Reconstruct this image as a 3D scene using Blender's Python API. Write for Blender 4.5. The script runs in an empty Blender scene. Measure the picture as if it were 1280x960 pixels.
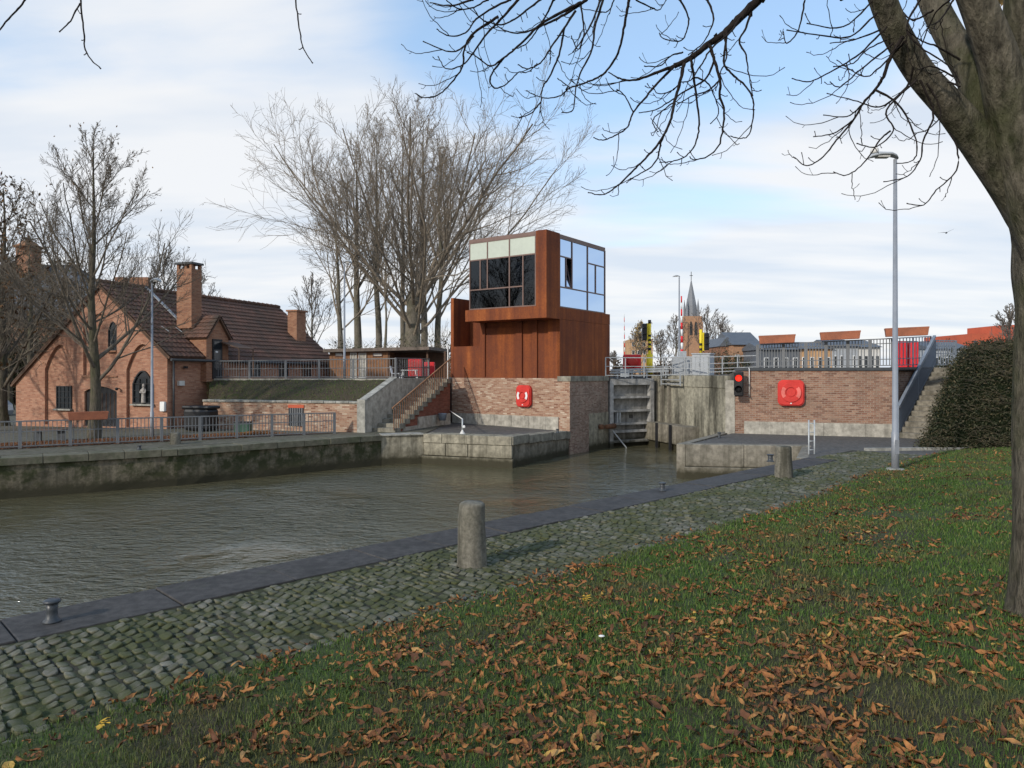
import bpy, math, random, bmesh
import numpy as np
from mathutils import Vector, Matrix, noise as mnoise
from mathutils.geometry import tessellate_polygon

# ------------------------------------------------------------------ camera, sky, sun
S = bpy.context.scene
COL = S.collection
EYE, FOC, HOR = 2.4, 900.0, 466.0          # eye height (m), focal length and horizon row of the 1280x960 photograph
cam_d = bpy.data.cameras.new('camera'); cam = bpy.data.objects.new('camera', cam_d); COL.objects.link(cam)
cam.location = (0, 0, EYE); cam.rotation_euler = (math.radians(90), 0, 0)
cam_d.sensor_width = 36.0; cam_d.lens = 36.0*FOC/1280.0; cam_d.shift_y = -(480-HOR)/1280.0
cam_d.clip_start = 0.1; cam_d.clip_end = 3000
S.camera = cam
SUN_AZ, SUN_EL = math.radians(-137), math.radians(26)   # azimuth from +Y, clockwise
sun_dir = Vector((math.sin(SUN_AZ)*math.cos(SUN_EL), math.cos(SUN_AZ)*math.cos(SUN_EL), math.sin(SUN_EL)))
sl = bpy.data.lights.new('sun', 'SUN'); sl.energy = 2.3; sl.angle = math.radians(2.0); sl.color = (1, .93, .82)
so = bpy.data.objects.new('sun', sl); COL.objects.link(so)
so.rotation_euler = sun_dir.to_track_quat('Z', 'Y').to_euler(); so.location = (-20, -20, 30)
W = bpy.data.worlds.new('World'); S.world = W; W.use_nodes = True
nt = W.node_tree; N = nt.nodes; L = nt.links; N.clear()
def nn(tree, typ, **kw):
    n = tree.nodes.new(typ)
    for k, v in kw.items(): setattr(n, k, v)
    return n
out = nn(nt, 'ShaderNodeOutputWorld'); bg = nn(nt, 'ShaderNodeBackground')
sky = nn(nt, 'ShaderNodeTexSky', sky_type='NISHITA', sun_disc=False)
sky.sun_elevation = SUN_EL; sky.sun_rotation = SUN_AZ; sky.air_density = 1.0; sky.dust_density = 0.6; sky.ozone_density = 2.0
SKY_STR = 0.115
bg.inputs[1].default_value = SKY_STR
tc = nn(nt, 'ShaderNodeTexCoord'); sx = nn(nt, 'ShaderNodeSeparateXYZ'); L.new(tc.outputs['Generated'], sx.inputs[0])
def wm(op, a, b=None, c=None):
    n = nn(nt, 'ShaderNodeMath', operation=op)
    for i, v in enumerate((a, b, c)):
        if v is None: continue
        if isinstance(v, (int, float)): n.inputs[i].default_value = v
        else: L.new(v, n.inputs[i])
    return n.outputs[0]
zc = wm('ADD', wm('MAXIMUM', sx.outputs[2], 0.0), 0.13)
cx = wm('DIVIDE', sx.outputs[0], zc); cy = wm('DIVIDE', sx.outputs[1], zc)
cv = nn(nt, 'ShaderNodeCombineXYZ'); L.new(cx, cv.inputs[0]); L.new(cy, cv.inputs[1])
mp = nn(nt, 'ShaderNodeMapping'); mp.inputs['Rotation'].default_value = (0, 0, math.radians(-14)); mp.inputs['Scale'].default_value = (.42, 1.15, 1); mp.inputs['Location'].default_value = (3.1, 1.3, 0)
L.new(cv.outputs[0], mp.inputs[0])
n1 = nn(nt, 'ShaderNodeTexNoise'); n1.inputs['Scale'].default_value = 1.1; n1.inputs['Detail'].default_value = 7; n1.inputs['Roughness'].default_value = .5; n1.inputs['Distortion'].default_value = .25
L.new(mp.outputs[0], n1.inputs[0])
n2 = nn(nt, 'ShaderNodeTexNoise'); n2.inputs['Scale'].default_value = .45; n2.inputs['Detail'].default_value = 3
L.new(mp.outputs[0], n2.inputs[0])
cl = wm('ADD', wm('MULTIPLY', n1.outputs[0], .6), wm('MULTIPLY', n2.outputs[0], .45))
# more cloud towards the horizon (one looks through the layer at a slant), more blue higher up
cl = wm('ADD', cl, wm('MULTIPLY', wm('SUBTRACT', .37, sx.outputs[2]), .55))
gd = nn(nt, 'ShaderNodeVectorMath', operation='DOT_PRODUCT'); gd.inputs[1].default_value = tuple(Vector((.20, 1, .50)).normalized()); L.new(tc.outputs['Generated'], gd.inputs[0])
gm = nn(nt, 'ShaderNodeMapRange', interpolation_type='SMOOTHSTEP'); gm.inputs[1].default_value = .925; gm.inputs[2].default_value = 1.0; L.new(gd.outputs['Value'], gm.inputs[0])
cl = wm('SUBTRACT', cl, wm('MULTIPLY', gm.outputs[0], .118))   # the clear gap high in the sky
mr = nn(nt, 'ShaderNodeMapRange', interpolation_type='SMOOTHSTEP'); mr.inputs[1].default_value = .41; mr.inputs[2].default_value = .575
L.new(cl, mr.inputs[0])
n3 = nn(nt, 'ShaderNodeTexNoise'); n3.inputs['Scale'].default_value = 1.7; n3.inputs['Detail'].default_value = 4
L.new(mp.outputs[0], n3.inputs[0])
ccol = nn(nt, 'ShaderNodeMixRGB'); ccol.inputs[1].default_value = (5.1, 5.6, 6.3, 1); ccol.inputs[2].default_value = (6.55, 6.6, 6.7, 1)
m3 = nn(nt, 'ShaderNodeMapRange'); m3.inputs[1].default_value = .38; m3.inputs[2].default_value = .6; L.new(n3.outputs[0], m3.inputs[0]); L.new(m3.outputs[0], ccol.inputs[0])
skb = nn(nt, 'ShaderNodeMixRGB', blend_type='MULTIPLY'); skb.inputs[0].default_value = 1; skb.inputs[2].default_value = (1.9, 1.75, 1.65, 1); L.new(sky.outputs[0], skb.inputs[1])
skc = nn(nt, 'ShaderNodeMixRGB'); skc.inputs[0].default_value = .45; skc.inputs[2].default_value = (3.4, 5.2, 7.4, 1); L.new(skb.outputs[0], skc.inputs[1])
mx = nn(nt, 'ShaderNodeMixRGB'); L.new(wm('MULTIPLY', mr.outputs[0], .93), mx.inputs[0]); L.new(skc.outputs[0], mx.inputs[1]); L.new(ccol.outputs[0], mx.inputs[2])
L.new(mx.outputs[0], bg.inputs[0]); L.new(bg.outputs[0], out.inputs[0])
S.view_settings.view_transform = 'Standard'; S.view_settings.look = 'None'; S.view_settings.exposure = 0.3; S.view_settings.gamma = 1.0
S.view_settings.use_curve_mapping = False
S.cycles.max_bounces = 5; S.cycles.transparent_max_bounces = 12; S.cycles.diffuse_bounces = 2

# ------------------------------------------------------------------ helpers
def gx(px, Y): return (px-640)/FOC*Y
def gz(py, Y): return EYE-(py-HOR)/FOC*Y
def P(px, py, Y): return Vector((gx(px, Y), Y, gz(py, Y)))
def G(px, py, z=0.0):
    Y = FOC*(EYE-z)/(py-HOR); return Vector((gx(px, Y), Y, z))
class Plane:
    """upright plane from p0 along unit d; s = run along d, o = out of the plane towards the viewer's side"""
    def __init__(s, p0, d, n=None):
        s.p = Vector((p0[0], p0[1], 0)); s.d = Vector((d[0], d[1], 0)).normalized()
        nn_ = Vector((-s.d.y, s.d.x, 0))
        if nn_.dot(-s.p) < 0: nn_ = -nn_
        s.n = nn_
    def at(s, a, z, o=0.0): return s.p+s.d*a+s.n*o+Vector((0, 0, z))
    def hit(s, px, py=HOR):
        k = (px-640)/FOC; a = (k*s.p.y-s.p.x)/(s.d.x-k*s.d.y); Y = s.p.y+a*s.d.y
        return a, gz(py, Y)
def tag(o, label=None, cat=None, group=None, kind=None):
    if label: o['label'] = label
    if cat: o['category'] = cat
    if group: o['group'] = group
    if kind: o['kind'] = kind
    return o
def empty(name, loc, label=None, cat=None, group=None, rz=0.0):
    o = bpy.data.objects.new(name, None); COL.objects.link(o); o.location = loc; o.rotation_euler = (0, 0, rz); o.empty_display_size = .2
    return tag(o, label, cat, group)
def wloc(o):
    v = Vector((0, 0, 0))
    while o: v = v+Vector(o.location); o = o.parent
    return v
def link(name, me, parent=None, loc=(0, 0, 0)):
    o = bpy.data.objects.new(name, me); COL.objects.link(o); o.parent = parent; o.location = loc; return o
class MB:
    def __init__(s): s.v = []; s.f = []; s.sm = []
    def add(s, vs, fs, smooth=False):
        b = len(s.v); s.v += [tuple(v) for v in vs]; s.f += [tuple(b+i for i in f) for f in fs]; s.sm += [smooth]*len(fs); return s
    def box(s, c, size, rz=0.0, a=None):
        """c centre, size full; a = optional (ax, ay, az) unit axes"""
        if a is None:
            ca, sa = math.cos(rz), math.sin(rz); a = (Vector((ca, sa, 0)), Vector((-sa, ca, 0)), Vector((0, 0, 1)))
        c = Vector(c); h = [a[i]*(size[i]/2) for i in range(3)]; vs = []
        for z in (-1, 1):
            for x, y in ((-1, -1), (1, -1), (1, 1), (-1, 1)): vs.append(c+h[0]*x+h[1]*y+h[2]*z)
        return s.add(vs, [(3, 2, 1, 0), (4, 5, 6, 7), (0, 1, 5, 4), (1, 2, 6, 5), (2, 3, 7, 6), (3, 0, 4, 7)])
    def pbox(s, pl, s0, s1, z0, z1, o0, o1):
        """box in a Plane's frame: run s0..s1, height z0..z1, depth o0..o1 (outwards positive)"""
        c = pl.at((s0+s1)/2, (z0+z1)/2, (o0+o1)/2)
        return s.box(c, (abs(s1-s0), abs(o1-o0), abs(z1-z0)), a=(pl.d, pl.n, Vector((0, 0, 1))))
    def prism(s, pts, vec):
        """closed polygon extruded along vec"""
        n = len(pts); pts = [Vector(p) for p in pts]; vec = Vector(vec)
        tris = tessellate_polygon([pts]); nrm = Vector((0, 0, 0))
        for i in range(n): nrm += pts[i].cross(pts[(i+1) % n])
        if nrm.dot(vec) > 0: pts = pts[::-1]; tris = tessellate_polygon([pts])
        vs = pts+[p+vec for p in pts]; fs = []
        for t in tris:
            a, b, c = t; nr = (pts[b]-pts[a]).cross(pts[c]-pts[a])
            if nr.dot(vec) > 0: t = (a, c, b)
            fs.append(tuple(t)); fs.append(tuple(i+n for i in reversed(t)))
        for i in range(n): j = (i+1) % n; fs.append((j, i, i+n, j+n))
        return s.add(vs, fs)
    def beam(s, p, q, w, h, up=(0, 0, 1)):
        p, q = Vector(p), Vector(q); d = q-p; l = d.length; d.normalize(); up = Vector(up)
        sd = d.cross(up)
        if sd.length < 1e-4: sd = d.cross(Vector((1, 0, 0)))
        sd.normalize(); u = sd.cross(d)
        return s.box((p+q)/2, (l, w, h), a=(d, sd, u))
    def tube(s, pts, rad, sides=8, cap=True, smooth=True, wob=0.0, seed=0):
        pts = [Vector(p) for p in pts]; n = len(pts)
        if not hasattr(rad, '__len__'): rad = [rad]*n
        t = (pts[1]-pts[0]).normalized(); x = t.orthogonal().normalized(); vs = []; fs = []
        for i, p in enumerate(pts):
            if i < n-1: t2 = (pts[i+1]-p)
            else: t2 = p-pts[i-1]
            if 0 < i < n-1: t2 = (pts[i+1]-pts[i-1])
            if t2.length > 1e-7: t = t2.normalized()
            x = (x-t*x.dot(t));
            if x.length < 1e-5: x = t.orthogonal()
            x.normalize(); y = t.cross(x)
            for k in range(sides):
                a = 2*math.pi*k/sides; r = rad[i]
                if wob: r *= 1+wob*(mnoise.noise(Vector((math.cos(a)*1.6+seed, math.sin(a)*1.6, p.z*.8)))*1.2+.45*mnoise.noise(Vector((math.cos(a)*5+seed, math.sin(a)*5, p.z*3))))
                vs.append(p+x*(math.cos(a)*r)+y*(math.sin(a)*r))
        for i in range(n-1):
            for k in range(sides):
                k2 = (k+1) % sides; fs.append((i*sides+k, i*sides+k2, (i+1)*sides+k2, (i+1)*sides+k))
        s.add(vs, fs, smooth)
        if cap:
            b = len(s.v)-len(vs); s.f.append(tuple(b+k for k in reversed(range(sides)))); s.f.append(tuple(b+(n-1)*sides+k for k in range(sides))); s.sm += [False, False]
        return s
    def lathe(s, prof, loc=(0, 0, 0), sides=16, smooth=True, axis=None):
        """prof: list of (r, z)"""
        loc = Vector(loc); az = Vector(axis).normalized() if axis else Vector((0, 0, 1)); ax = az.orthogonal().normalized() if axis else Vector((1, 0, 0)); ay = az.cross(ax)
        vs = []; fs = []; n = len(prof)
        for r, z in prof:
            for k in range(sides):
                a = 2*math.pi*k/sides; vs.append(loc+ax*(math.cos(a)*r)+ay*(math.sin(a)*r)+az*z)
        for i in range(n-1):
            for k in range(sides):
                k2 = (k+1) % sides; fs.append((i*sides+k, i*sides+k2, (i+1)*sides+k2, (i+1)*sides+k))
        fs.append(tuple(reversed(range(sides)))); fs.append(tuple((n-1)*sides+k for k in range(sides)))
        return s.add(vs, fs, smooth)
    def plate(s, pl, outer, holes, o0, o1):
        """flat plate in a Plane's frame with holes; outer/holes lists of (s, z); front at o1, back at o0"""
        loops = [outer]+list(holes); allp = [p for l in loops for p in l]
        tris = tessellate_polygon([[Vector((a, z, 0)) for a, z in l] for l in loops]); n = len(allp)
        vs = [pl.at(a, z, o1) for a, z in allp]+[pl.at(a, z, o0) for a, z in allp]; fs = []
        for t in tris:
            a, b, c = t; nr = (vs[b]-vs[a]).cross(vs[c]-vs[a])
            if nr.length < 1e-9: continue
            if nr.dot(pl.n) < 0: t = (a, c, b)
            fs.append(tuple(t)); fs.append(tuple(i+n for i in reversed(t)))
        b = 0
        for li, l in enumerate(loops):
            m = len(l); ar = sum(l[i][0]*l[(i+1) % m][1]-l[(i+1) % m][0]*l[i][1] for i in range(m))
            flip = (ar > 0) != (li > 0)
            hand = pl.d.cross(Vector((0, 0, 1))).dot(pl.n) > 0
            for i in range(m):
                j = (i+1) % m; f = (b+i, b+j, b+j+n, b+i+n)
                if flip == hand: f = f[::-1]
                fs.append(f)
            b += m
        return s.add(vs, fs)
    def build(s, name, mat, parent=None, loc=None, uv=True, label=None, cat=None, group=None, kind=None, bevel=0):
        base = wloc(parent) if parent else Vector(loc if loc is not None else (0, 0, 0))
        me = bpy.data.meshes.new(name)
        b = tuple(base); me.from_pydata([(v[0]-b[0], v[1]-b[1], v[2]-b[2]) for v in s.v], [], s.f)
        me.polygons.foreach_set('use_smooth', s.sm)
        if mat: me.materials.append(mat)
        if uv and len(s.f) < 20000: box_uv(me, b)
        o = link(name, me, parent, (0, 0, 0) if parent else base)
        if bevel:
            m = o.modifiers.new('bevel', 'BEVEL'); m.width = bevel; m.segments = 2; m.limit_method = 'ANGLE'; m.angle_limit = math.radians(40)
        return tag(o, label, cat, group, kind)
def box_uv(me, b):
    uvl = me.uv_layers.new(name='UVMap'); d = uvl.data; vs = me.vertices
    for p in me.polygons:
        n = p.normal
        if abs(n.z) > .999: t = Vector((1, 0, 0)); w = Vector((0, 1, 0))
        else: t = Vector((0, 0, 1)).cross(n).normalized(); w = n.cross(t)
        for li in p.loop_indices:
            c = vs[me.loops[li].vertex_index].co; q = Vector((c[0]+b[0], c[1]+b[1], c[2]+b[2])); d[li].uv = (q.dot(t), q.dot(w))
def arr_mesh(name, V, F, mat, smooth=False, attr=None):
    """numpy mesh: V (n,3), F (m,k)"""
    me = bpy.data.meshes.new(name); V = np.asarray(V, np.float32); F = np.asarray(F, np.int32); m, k = F.shape
    me.vertices.add(len(V)); me.vertices.foreach_set('co', V.ravel())
    me.loops.add(m*k); me.loops.foreach_set('vertex_index', F.ravel())
    me.polygons.add(m); me.polygons.foreach_set('loop_start', np.arange(0, m*k, k, dtype=np.int32))
    me.update(calc_edges=True)
    if smooth: me.polygons.foreach_set('use_smooth', np.ones(m, bool))
    if attr is not None:
        at = me.attributes.new('tint', 'FLOAT', 'POINT'); at.data.foreach_set('value', np.asarray(attr, np.float32))
    if mat: me.materials.append(mat)
    return me
def copy_tree(o, loc, rz=0.0, scale=None, label=None, name=None):
    c = o.copy(); COL.objects.link(c); c.location = loc; c.rotation_euler = (0, 0, rz)
    if scale is not None: c.scale = scale if hasattr(scale, '__len__') else (scale,)*3
    if label: c['label'] = label
    for ch in list(o.children):
        d = ch.copy(); COL.objects.link(d); d.parent = c
        for g in list(ch.children):
            e = g.copy(); COL.objects.link(e); e.parent = d
    return c

# ------------------------------------------------------------------ materials
class MT:
    def __init__(s, name, rough=.8, metal=0.0, spec=.3):
        s.m = bpy.data.materials.new(name); s.m.use_nodes = True; s.t = s.m.node_tree; s.b = s.t.nodes['Principled BSDF']
        s.b.inputs['Roughness'].default_value = rough; s.b.inputs['Metallic'].default_value = metal; s.b.inputs['Specular IOR Level'].default_value = spec
    def n(s, typ, **kw): return nn(s.t, typ, **kw)
    def l(s, a, b): s.t.links.new(a, b)
    def coord(s, kind='Object', scale=(1, 1, 1), rot=(0, 0, 0)):
        if kind == 'World': o = s.n('ShaderNodeNewGeometry').outputs['Position']
        else: o = s.n('ShaderNodeTexCoord').outputs[kind]
        m = s.n('ShaderNodeMapping'); m.inputs['Scale'].default_value = scale; m.inputs['Rotation'].default_value = rot; s.l(o, m.inputs[0]); return m.outputs[0]
    def noise(s, vec, scale, detail=4, rough=.55, dist=0):
        n = s.n('ShaderNodeTexNoise'); n.inputs['Scale'].default_value = scale; n.inputs['Detail'].default_value = detail; n.inputs['Roughness'].default_value = rough; n.inputs['Distortion'].default_value = dist
        s.l(vec, n.inputs[0]); return n.outputs[0]
    def rng(s, v, a, b, c=0.0, d=1.0):
        n = s.n('ShaderNodeMapRange'); s.l(v, n.inputs[0])
        for i, x in enumerate((a, b, c, d)): n.inputs[i+1].default_value = x
        return n.outputs[0]
    def math(s, op, a, b):
        n = s.n('ShaderNodeMath', operation=op)
        for i, v in enumerate((a, b)):
            if isinstance(v, (int, float)): n.inputs[i].default_value = v
            else: s.l(v, n.inputs[i])
        return n.outputs[0]
    def mix(s, f, a, b, mode='MIX'):
        n = s.n('ShaderNodeMixRGB', blend_type=mode)
        for i, v in enumerate((f, a, b)):
            if isinstance(v, (int, float)): n.inputs[i].default_value = v
            elif isinstance(v, tuple): n.inputs[i].default_value = (v+(1,))[:4]
            else: s.l(v, n.inputs[i])
        return n.outputs[0]
    def ramp(s, v, stops):
        n = s.n('ShaderNodeValToRGB'); cr = n.color_ramp
        while len(cr.elements) < len(stops): cr.elements.new(.5)
        for e, (p, c) in zip(cr.elements, stops): e.position = p; e.color = tuple(c)+(1,)
        s.l(v, n.inputs[0]); return n.outputs[0]
    def col(s, c):
        if isinstance(c, tuple): s.b.inputs['Base Color'].default_value = c+(1,)
        else: s.l(c, s.b.inputs['Base Color'])
    def bump(s, h, strength=.5, dist=.02):
        n = s.n('ShaderNodeBump'); n.inputs['Strength'].default_value = strength; n.inputs['Distance'].default_value = dist; s.l(h, n.inputs['Height']); s.l(n.outputs[0], s.b.inputs['Normal'])
def paint(name, c, rough=.5, var=.25, scale=3, metal=0.0, bump=.15, spec=.4):
    m = MT(name, rough, metal, spec); co = m.coord('Object'); a = m.noise(co, scale, 5); b = m.noise(co, scale*9, 3)
    f = m.math('ADD', m.math('MULTIPLY', a, .7), m.math('MULTIPLY', b, .3))
    m.col(m.mix(m.rng(f, .35, .65), tuple(x*(1-var) for x in c), tuple(min(1, x*(1+var)) for x in c)))
    m.l(m.rng(a, .3, .7, rough*.8, min(1, rough*1.2)), m.b.inputs['Roughness'])
    if bump: m.bump(b, bump, .01)
    return m.m
def brick(name, cols, mortar, bw=.21, bh=.065, joint=.012, grime=.3, stain=(.05, .05, .045), streak=0.0, foot=None):
    m = MT(name, .88, 0, .15); uv = m.coord('UV')
    bt = m.n('ShaderNodeTexBrick'); m.l(uv, bt.inputs['Vector'])
    bt.inputs['Scale'].default_value = 1; bt.inputs['Brick Width'].default_value = bw; bt.inputs['Row Height'].default_value = bh; bt.inputs['Mortar Size'].default_value = joint*.5; bt.inputs['Mortar Smooth'].default_value = .3
    bt.offset = .5; bt.inputs['Bias'].default_value = 0; bt.inputs['Color1'].default_value = (0, 0, 0, 1); bt.inputs['Color2'].default_value = (1, 1, 1, 1); bt.inputs['Mortar'].default_value = (.5, .5, .5, 1)
    n1_ = len(cols); base = m.ramp(bt.outputs['Color'], [(i/(n1_-1), c) for i, c in enumerate(cols)])
    big = m.noise(uv, .6, 6, .6); fine = m.noise(uv, 25, 3)
    c = m.mix(bt.outputs['Fac'], base, mortar)
    c = m.mix(m.rng(fine, .3, .7, 0, .35), c, tuple(x*.55 for x in cols[0]), 'MIX')
    c = m.mix(m.rng(big, .42, .72, 0, grime), c, stain)
    if streak:
        st = m.noise(m.coord('UV', (2.2, .12, 1)), 1.5, 5, .6); c = m.mix(m.rng(st, .5, .7, 0, streak), c, stain)
    m.col(c); m.bump(m.math('SUBTRACT', m.math('MULTIPLY', fine, .3), bt.outputs['Fac']), .5, .012)
    return m.m
def concrete(name, c, stain=(.06, .055, .04), streak=.5, moss=0.0, wet=None, rough=.85, scale=1.0, lichen=.3, mosscol=(.032, .038, .014), sk=(2.5, 2.5, .15)):
    m = MT(name, rough, 0, .25); w = m.coord('World'); big = m.noise(w, .7*scale, 7, .6); mid = m.noise(w, 4*scale, 6, .65); fine = m.noise(w, 40, 3)
    k = m.mix(m.rng(mid, .35, .68), tuple(x*.62 for x in c), tuple(x*1.25 for x in c))
    st = m.noise(m.coord('World', sk), 1.4, 6, .62)
    k = m.mix(m.rng(st, .46, .62, 0, streak), k, stain)
    k = m.mix(m.rng(big, .5, .75, 0, lichen), k, tuple(x*.4 for x in c))
    if moss: k = m.mix(m.rng(m.noise(w, 1.8, 8, .7), .62-.25*moss, .7-.15*moss, 0, min(1, moss*1.3)), k, mosscol)
    if wet is not None:
        z = m.n('ShaderNodeSeparateXYZ'); m.l(w, z.inputs[0]); zz = m.math('ADD', z.outputs[2], m.math('MULTIPLY', m.math('SUBTRACT', mid, .5), .25))
        k = m.mix(m.rng(zz, wet+.04, wet+.2, .93, 0), k, (.016, .016, .010)); k = m.mix(m.rng(zz, wet+.1, wet+.6, .5, 0), k, (.06, .052, .028))
    m.col(k); m.bump(m.math('ADD', m.math('MULTIPLY', mid, .8), m.math('MULTIPLY', fine, .3)), .5, .02)
    return m.m
def leafy(name, stops, rough=.7, trans=.25):
    m = MT(name, rough, 0, .2); a = m.n('ShaderNodeAttribute'); a.attribute_name = 'tint'
    k = m.ramp(a.outputs['Fac'], stops); w = m.coord('World'); f = m.noise(w, 30, 3); m.col(m.mix(m.rng(f, .3, .7, 0, .35), k, tuple(x*.5 for x in stops[0][1]))); return m.m
def glass(name, tint, opac=.25, rough=.03, ior=1.6, gcol=(.95, .98, 1)):
    m = bpy.data.materials.new(name); m.use_nodes = True; t = m.node_tree; t.nodes.clear()
    o = nn(t, 'ShaderNodeOutputMaterial'); tr = nn(t, 'ShaderNodeBsdfTransparent'); gl = nn(t, 'ShaderNodeBsdfGlossy'); mx_ = nn(t, 'ShaderNodeMixShader'); fr = nn(t, 'ShaderNodeFresnel'); fr.inputs[0].default_value = ior
    tc_ = nn(t, 'ShaderNodeTexCoord'); nz = nn(t, 'ShaderNodeTexNoise'); nz.inputs['Scale'].default_value = .8; bp = nn(t, 'ShaderNodeBump'); bp.inputs['Strength'].default_value = .03; bp.inputs['Distance'].default_value = .05
    t.links.new(tc_.outputs['Object'], nz.inputs[0]); t.links.new(nz.outputs[0], bp.inputs['Height']); t.links.new(bp.outputs[0], gl.inputs['Normal'])
    tr.inputs[0].default_value = tuple(tint)+(1,); gl.inputs['Roughness'].default_value = rough; gl.inputs[0].default_value = tuple(gcol)+(1,)
    ad = nn(t, 'ShaderNodeMath', operation='ADD'); ad.inputs[1].default_value = opac; ad.use_clamp = True; t.links.new(fr.outputs[0], ad.inputs[0]); t.links.new(ad.outputs[0], mx_.inputs[0])
    t.links.new(tr.outputs[0], mx_.inputs[1]); t.links.new(gl.outputs[0], mx_.inputs[2]); t.links.new(mx_.outputs[0], o.inputs[0]); return m
M = {}
M['brick_house'] = brick('orange_brick', [(.34, .155, .10), (.45, .22, .14), (.53, .29, .19), (.40, .185, .115)], (.34, .26, .2), .21, .065, .012, .35, (.14, .07, .045))
M['brick_chim'] = brick('chimney_brick', [(.28, .12, .07), (.38, .18, .1), (.42, .22, .13)], (.3, .24, .19), .21, .065, .012, .35, (.12, .08, .06))
M['brick_base'] = brick('pale_mixed_brick', [(.22, .10, .065), (.40, .235, .155), (.50, .35, .25), (.33, .17, .11), (.62, .5, .38)], (.42, .33, .25), .22, .07, .016, .3, (.2, .13, .09))
M['brick_pier'] = brick('grey_mixed_brick', [(.2, .12, .09), (.34, .22, .17), (.42, .32, .25), (.28, .16, .12)], (.34, .28, .22), .16, .06, .014, .55, (.1, .085, .07), .45)
M['brick_wall'] = brick('brown_mixed_brick', [(.17, .085, .06), (.30, .155, .10), (.42, .26, .18), (.24, .115, .08), (.36, .24, .17)], (.40, .33, .26), .21, .075, .017, .4, (.12, .09, .07), .2)
M['brick_red'] = brick('dark_red_brick', [(.2, .07, .045), (.27, .09, .06), (.3, .12, .08)], (.2, .14, .11), .21, .065, .01, .5, (.07, .045, .035))
M['brick_far'] = brick('far_brick', [(.42, .22, .12), (.5, .28, .16), (.38, .2, .12)], (.4, .3, .22), .6, .2, .03, .3, (.2, .14, .1))
M['tan'] = paint('tan_facade', (.48, .29, .15), .9, .2, .5)
M['concrete'] = concrete('weathered_concrete', (.27, .25, .2), wet=None)
M['quay_wall'] = concrete('quay_wall_masonry', (.20, .17, .12), streak=.75, moss=.75, wet=-1.0, scale=2.6)
M['quay_pale'] = concrete('pale_quay_concrete', (.32, .29, .22), streak=.6, moss=.12, wet=-.98, scale=1.3)
M['quay_block'] = concrete('grey_quay_block', (.25, .225, .18), streak=.5, moss=.22, wet=-1.0, scale=1.3)
M['lock_wall'] = concrete('stained_lock_wall', (.34, .32, .25), stain=(.035, .033, .025), streak=.95, moss=.12, wet=-.9, scale=1.4, sk=(.75, .75, .12))
M['coping'] = concrete('mossy_coping', (.15, .14, .10), moss=.5, streak=.1, mosscol=(.06, .07, .035))
M['kerbstone'] = concrete('pale_coping_stone', (.36, .35, .31), streak=.4, lichen=.3)
M['plinth'] = concrete('plinth_concrete', (.42, .39, .33), streak=.25, lichen=.2)
M['asphalt'] = concrete('dark_quay_paving', (.115, .108, .098), streak=0, lichen=.5, scale=2)
M['band'] = concrete('slate_grey_quay_edge', (.066, .060, .055), streak=0, moss=.16, lichen=.75, scale=2.2, rough=.7)
M['quay_top'] = concrete('quay_paving', (.13, .12, .09), streak=0, moss=.45, lichen=.4, scale=1.5, mosscol=(.06, .065, .03))
M['grey_paint'] = paint('grey_painted_steel', (.15, .155, .16), .6)
M['blue_grey'] = paint('blue_grey_painted_steel', (.19, .215, .25), .5)
M['galv'] = paint('galvanised_steel', (.42, .44, .45), .5, .18, 6, .3)
M['pole'] = paint('lamp_pole_steel', (.27, .285, .31), .5, .12, 2, .2)
M['cabinet'] = paint('cabinet_grey', (.36, .38, .4), .55, .1)
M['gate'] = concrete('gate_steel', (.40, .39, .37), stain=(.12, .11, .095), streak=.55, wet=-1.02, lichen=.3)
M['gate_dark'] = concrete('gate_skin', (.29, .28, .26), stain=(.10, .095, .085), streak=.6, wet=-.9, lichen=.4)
M['dark'] = paint('near_black', (.018, .018, .02), .6)
M['black'] = paint('black_plastic', (.012, .012, .013), .4)
M['white'] = paint('white_paint', (.75, .75, .73), .5, .08)
M['red'] = paint('red_plastic', (.58, .035, .026), .5, .16, 3, 0, .06)
M['red_cloth'] = paint('red_panel', (.66, .025, .03), .6, .12)
M['yellow'] = paint('yellow_paint', (.78, .6, .03), .5, .12)
M['terracotta'] = paint('terracotta', (.30, .105, .055), .8, .28)
M['slate_hazed'] = paint('haze_tinted_slate', (.20, .21, .225), .7)  # church spire slate, distance haze painted in as a lighter grey
M['rust'] = paint('rusty_iron', (.16, .075, .04), .85, .4, 9)
M['wood'] = paint('brown_timber', (.26, .13, .065), .8, .3, 4)
M['wood_dark'] = paint('dark_timber', (.12, .07, .045), .8, .3, 4)
M['slate'] = paint('slate_roof', (.1, .11, .125), .6, .2, 2)
M['lead'] = paint('zinc_flashing', (.32, .33, .34), .5, .2)
M['felt'] = concrete('flat_roof_edge', (.2, .16, .13), streak=.2)
M['stone'] = concrete('bollard_stone', (.185, .17, .135), stain=(.04, .038, .026), streak=.85, moss=.3, scale=5, mosscol=(.07, .07, .04))
M['cast'] = paint('grey_cast_iron', (.045, .05, .055), .45, .2, 8)
M['plaster'] = paint('pale_plaster', (.62, .6, .56), .9, .1, .6)
M['blind'] = paint('cream_blind', (.50, .54, .46), .8, .08, 1)
M['redbrick_far'] = paint('orange_red_facade', (.46, .10, .05), .85, .15, .5)
M['frame_brown'] = paint('brown_window_frame', (.17, .105, .085), .5, .15)
m = MT('rusty_corten_steel', .82, 0, .2); o_ = m.coord('World'); s_ = m.coord('World', (1.6, 1.6, .1))
a_ = m.noise(o_, .55, 6, .6); b_ = m.noise(s_, 1.6, 6, .6); c_ = m.noise(o_, 14, 5, .7)
f_ = m.math('ADD', m.math('ADD', m.math('MULTIPLY', a_, .35), m.math('MULTIPLY', b_, .45)), m.math('MULTIPLY', c_, .25))
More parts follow.
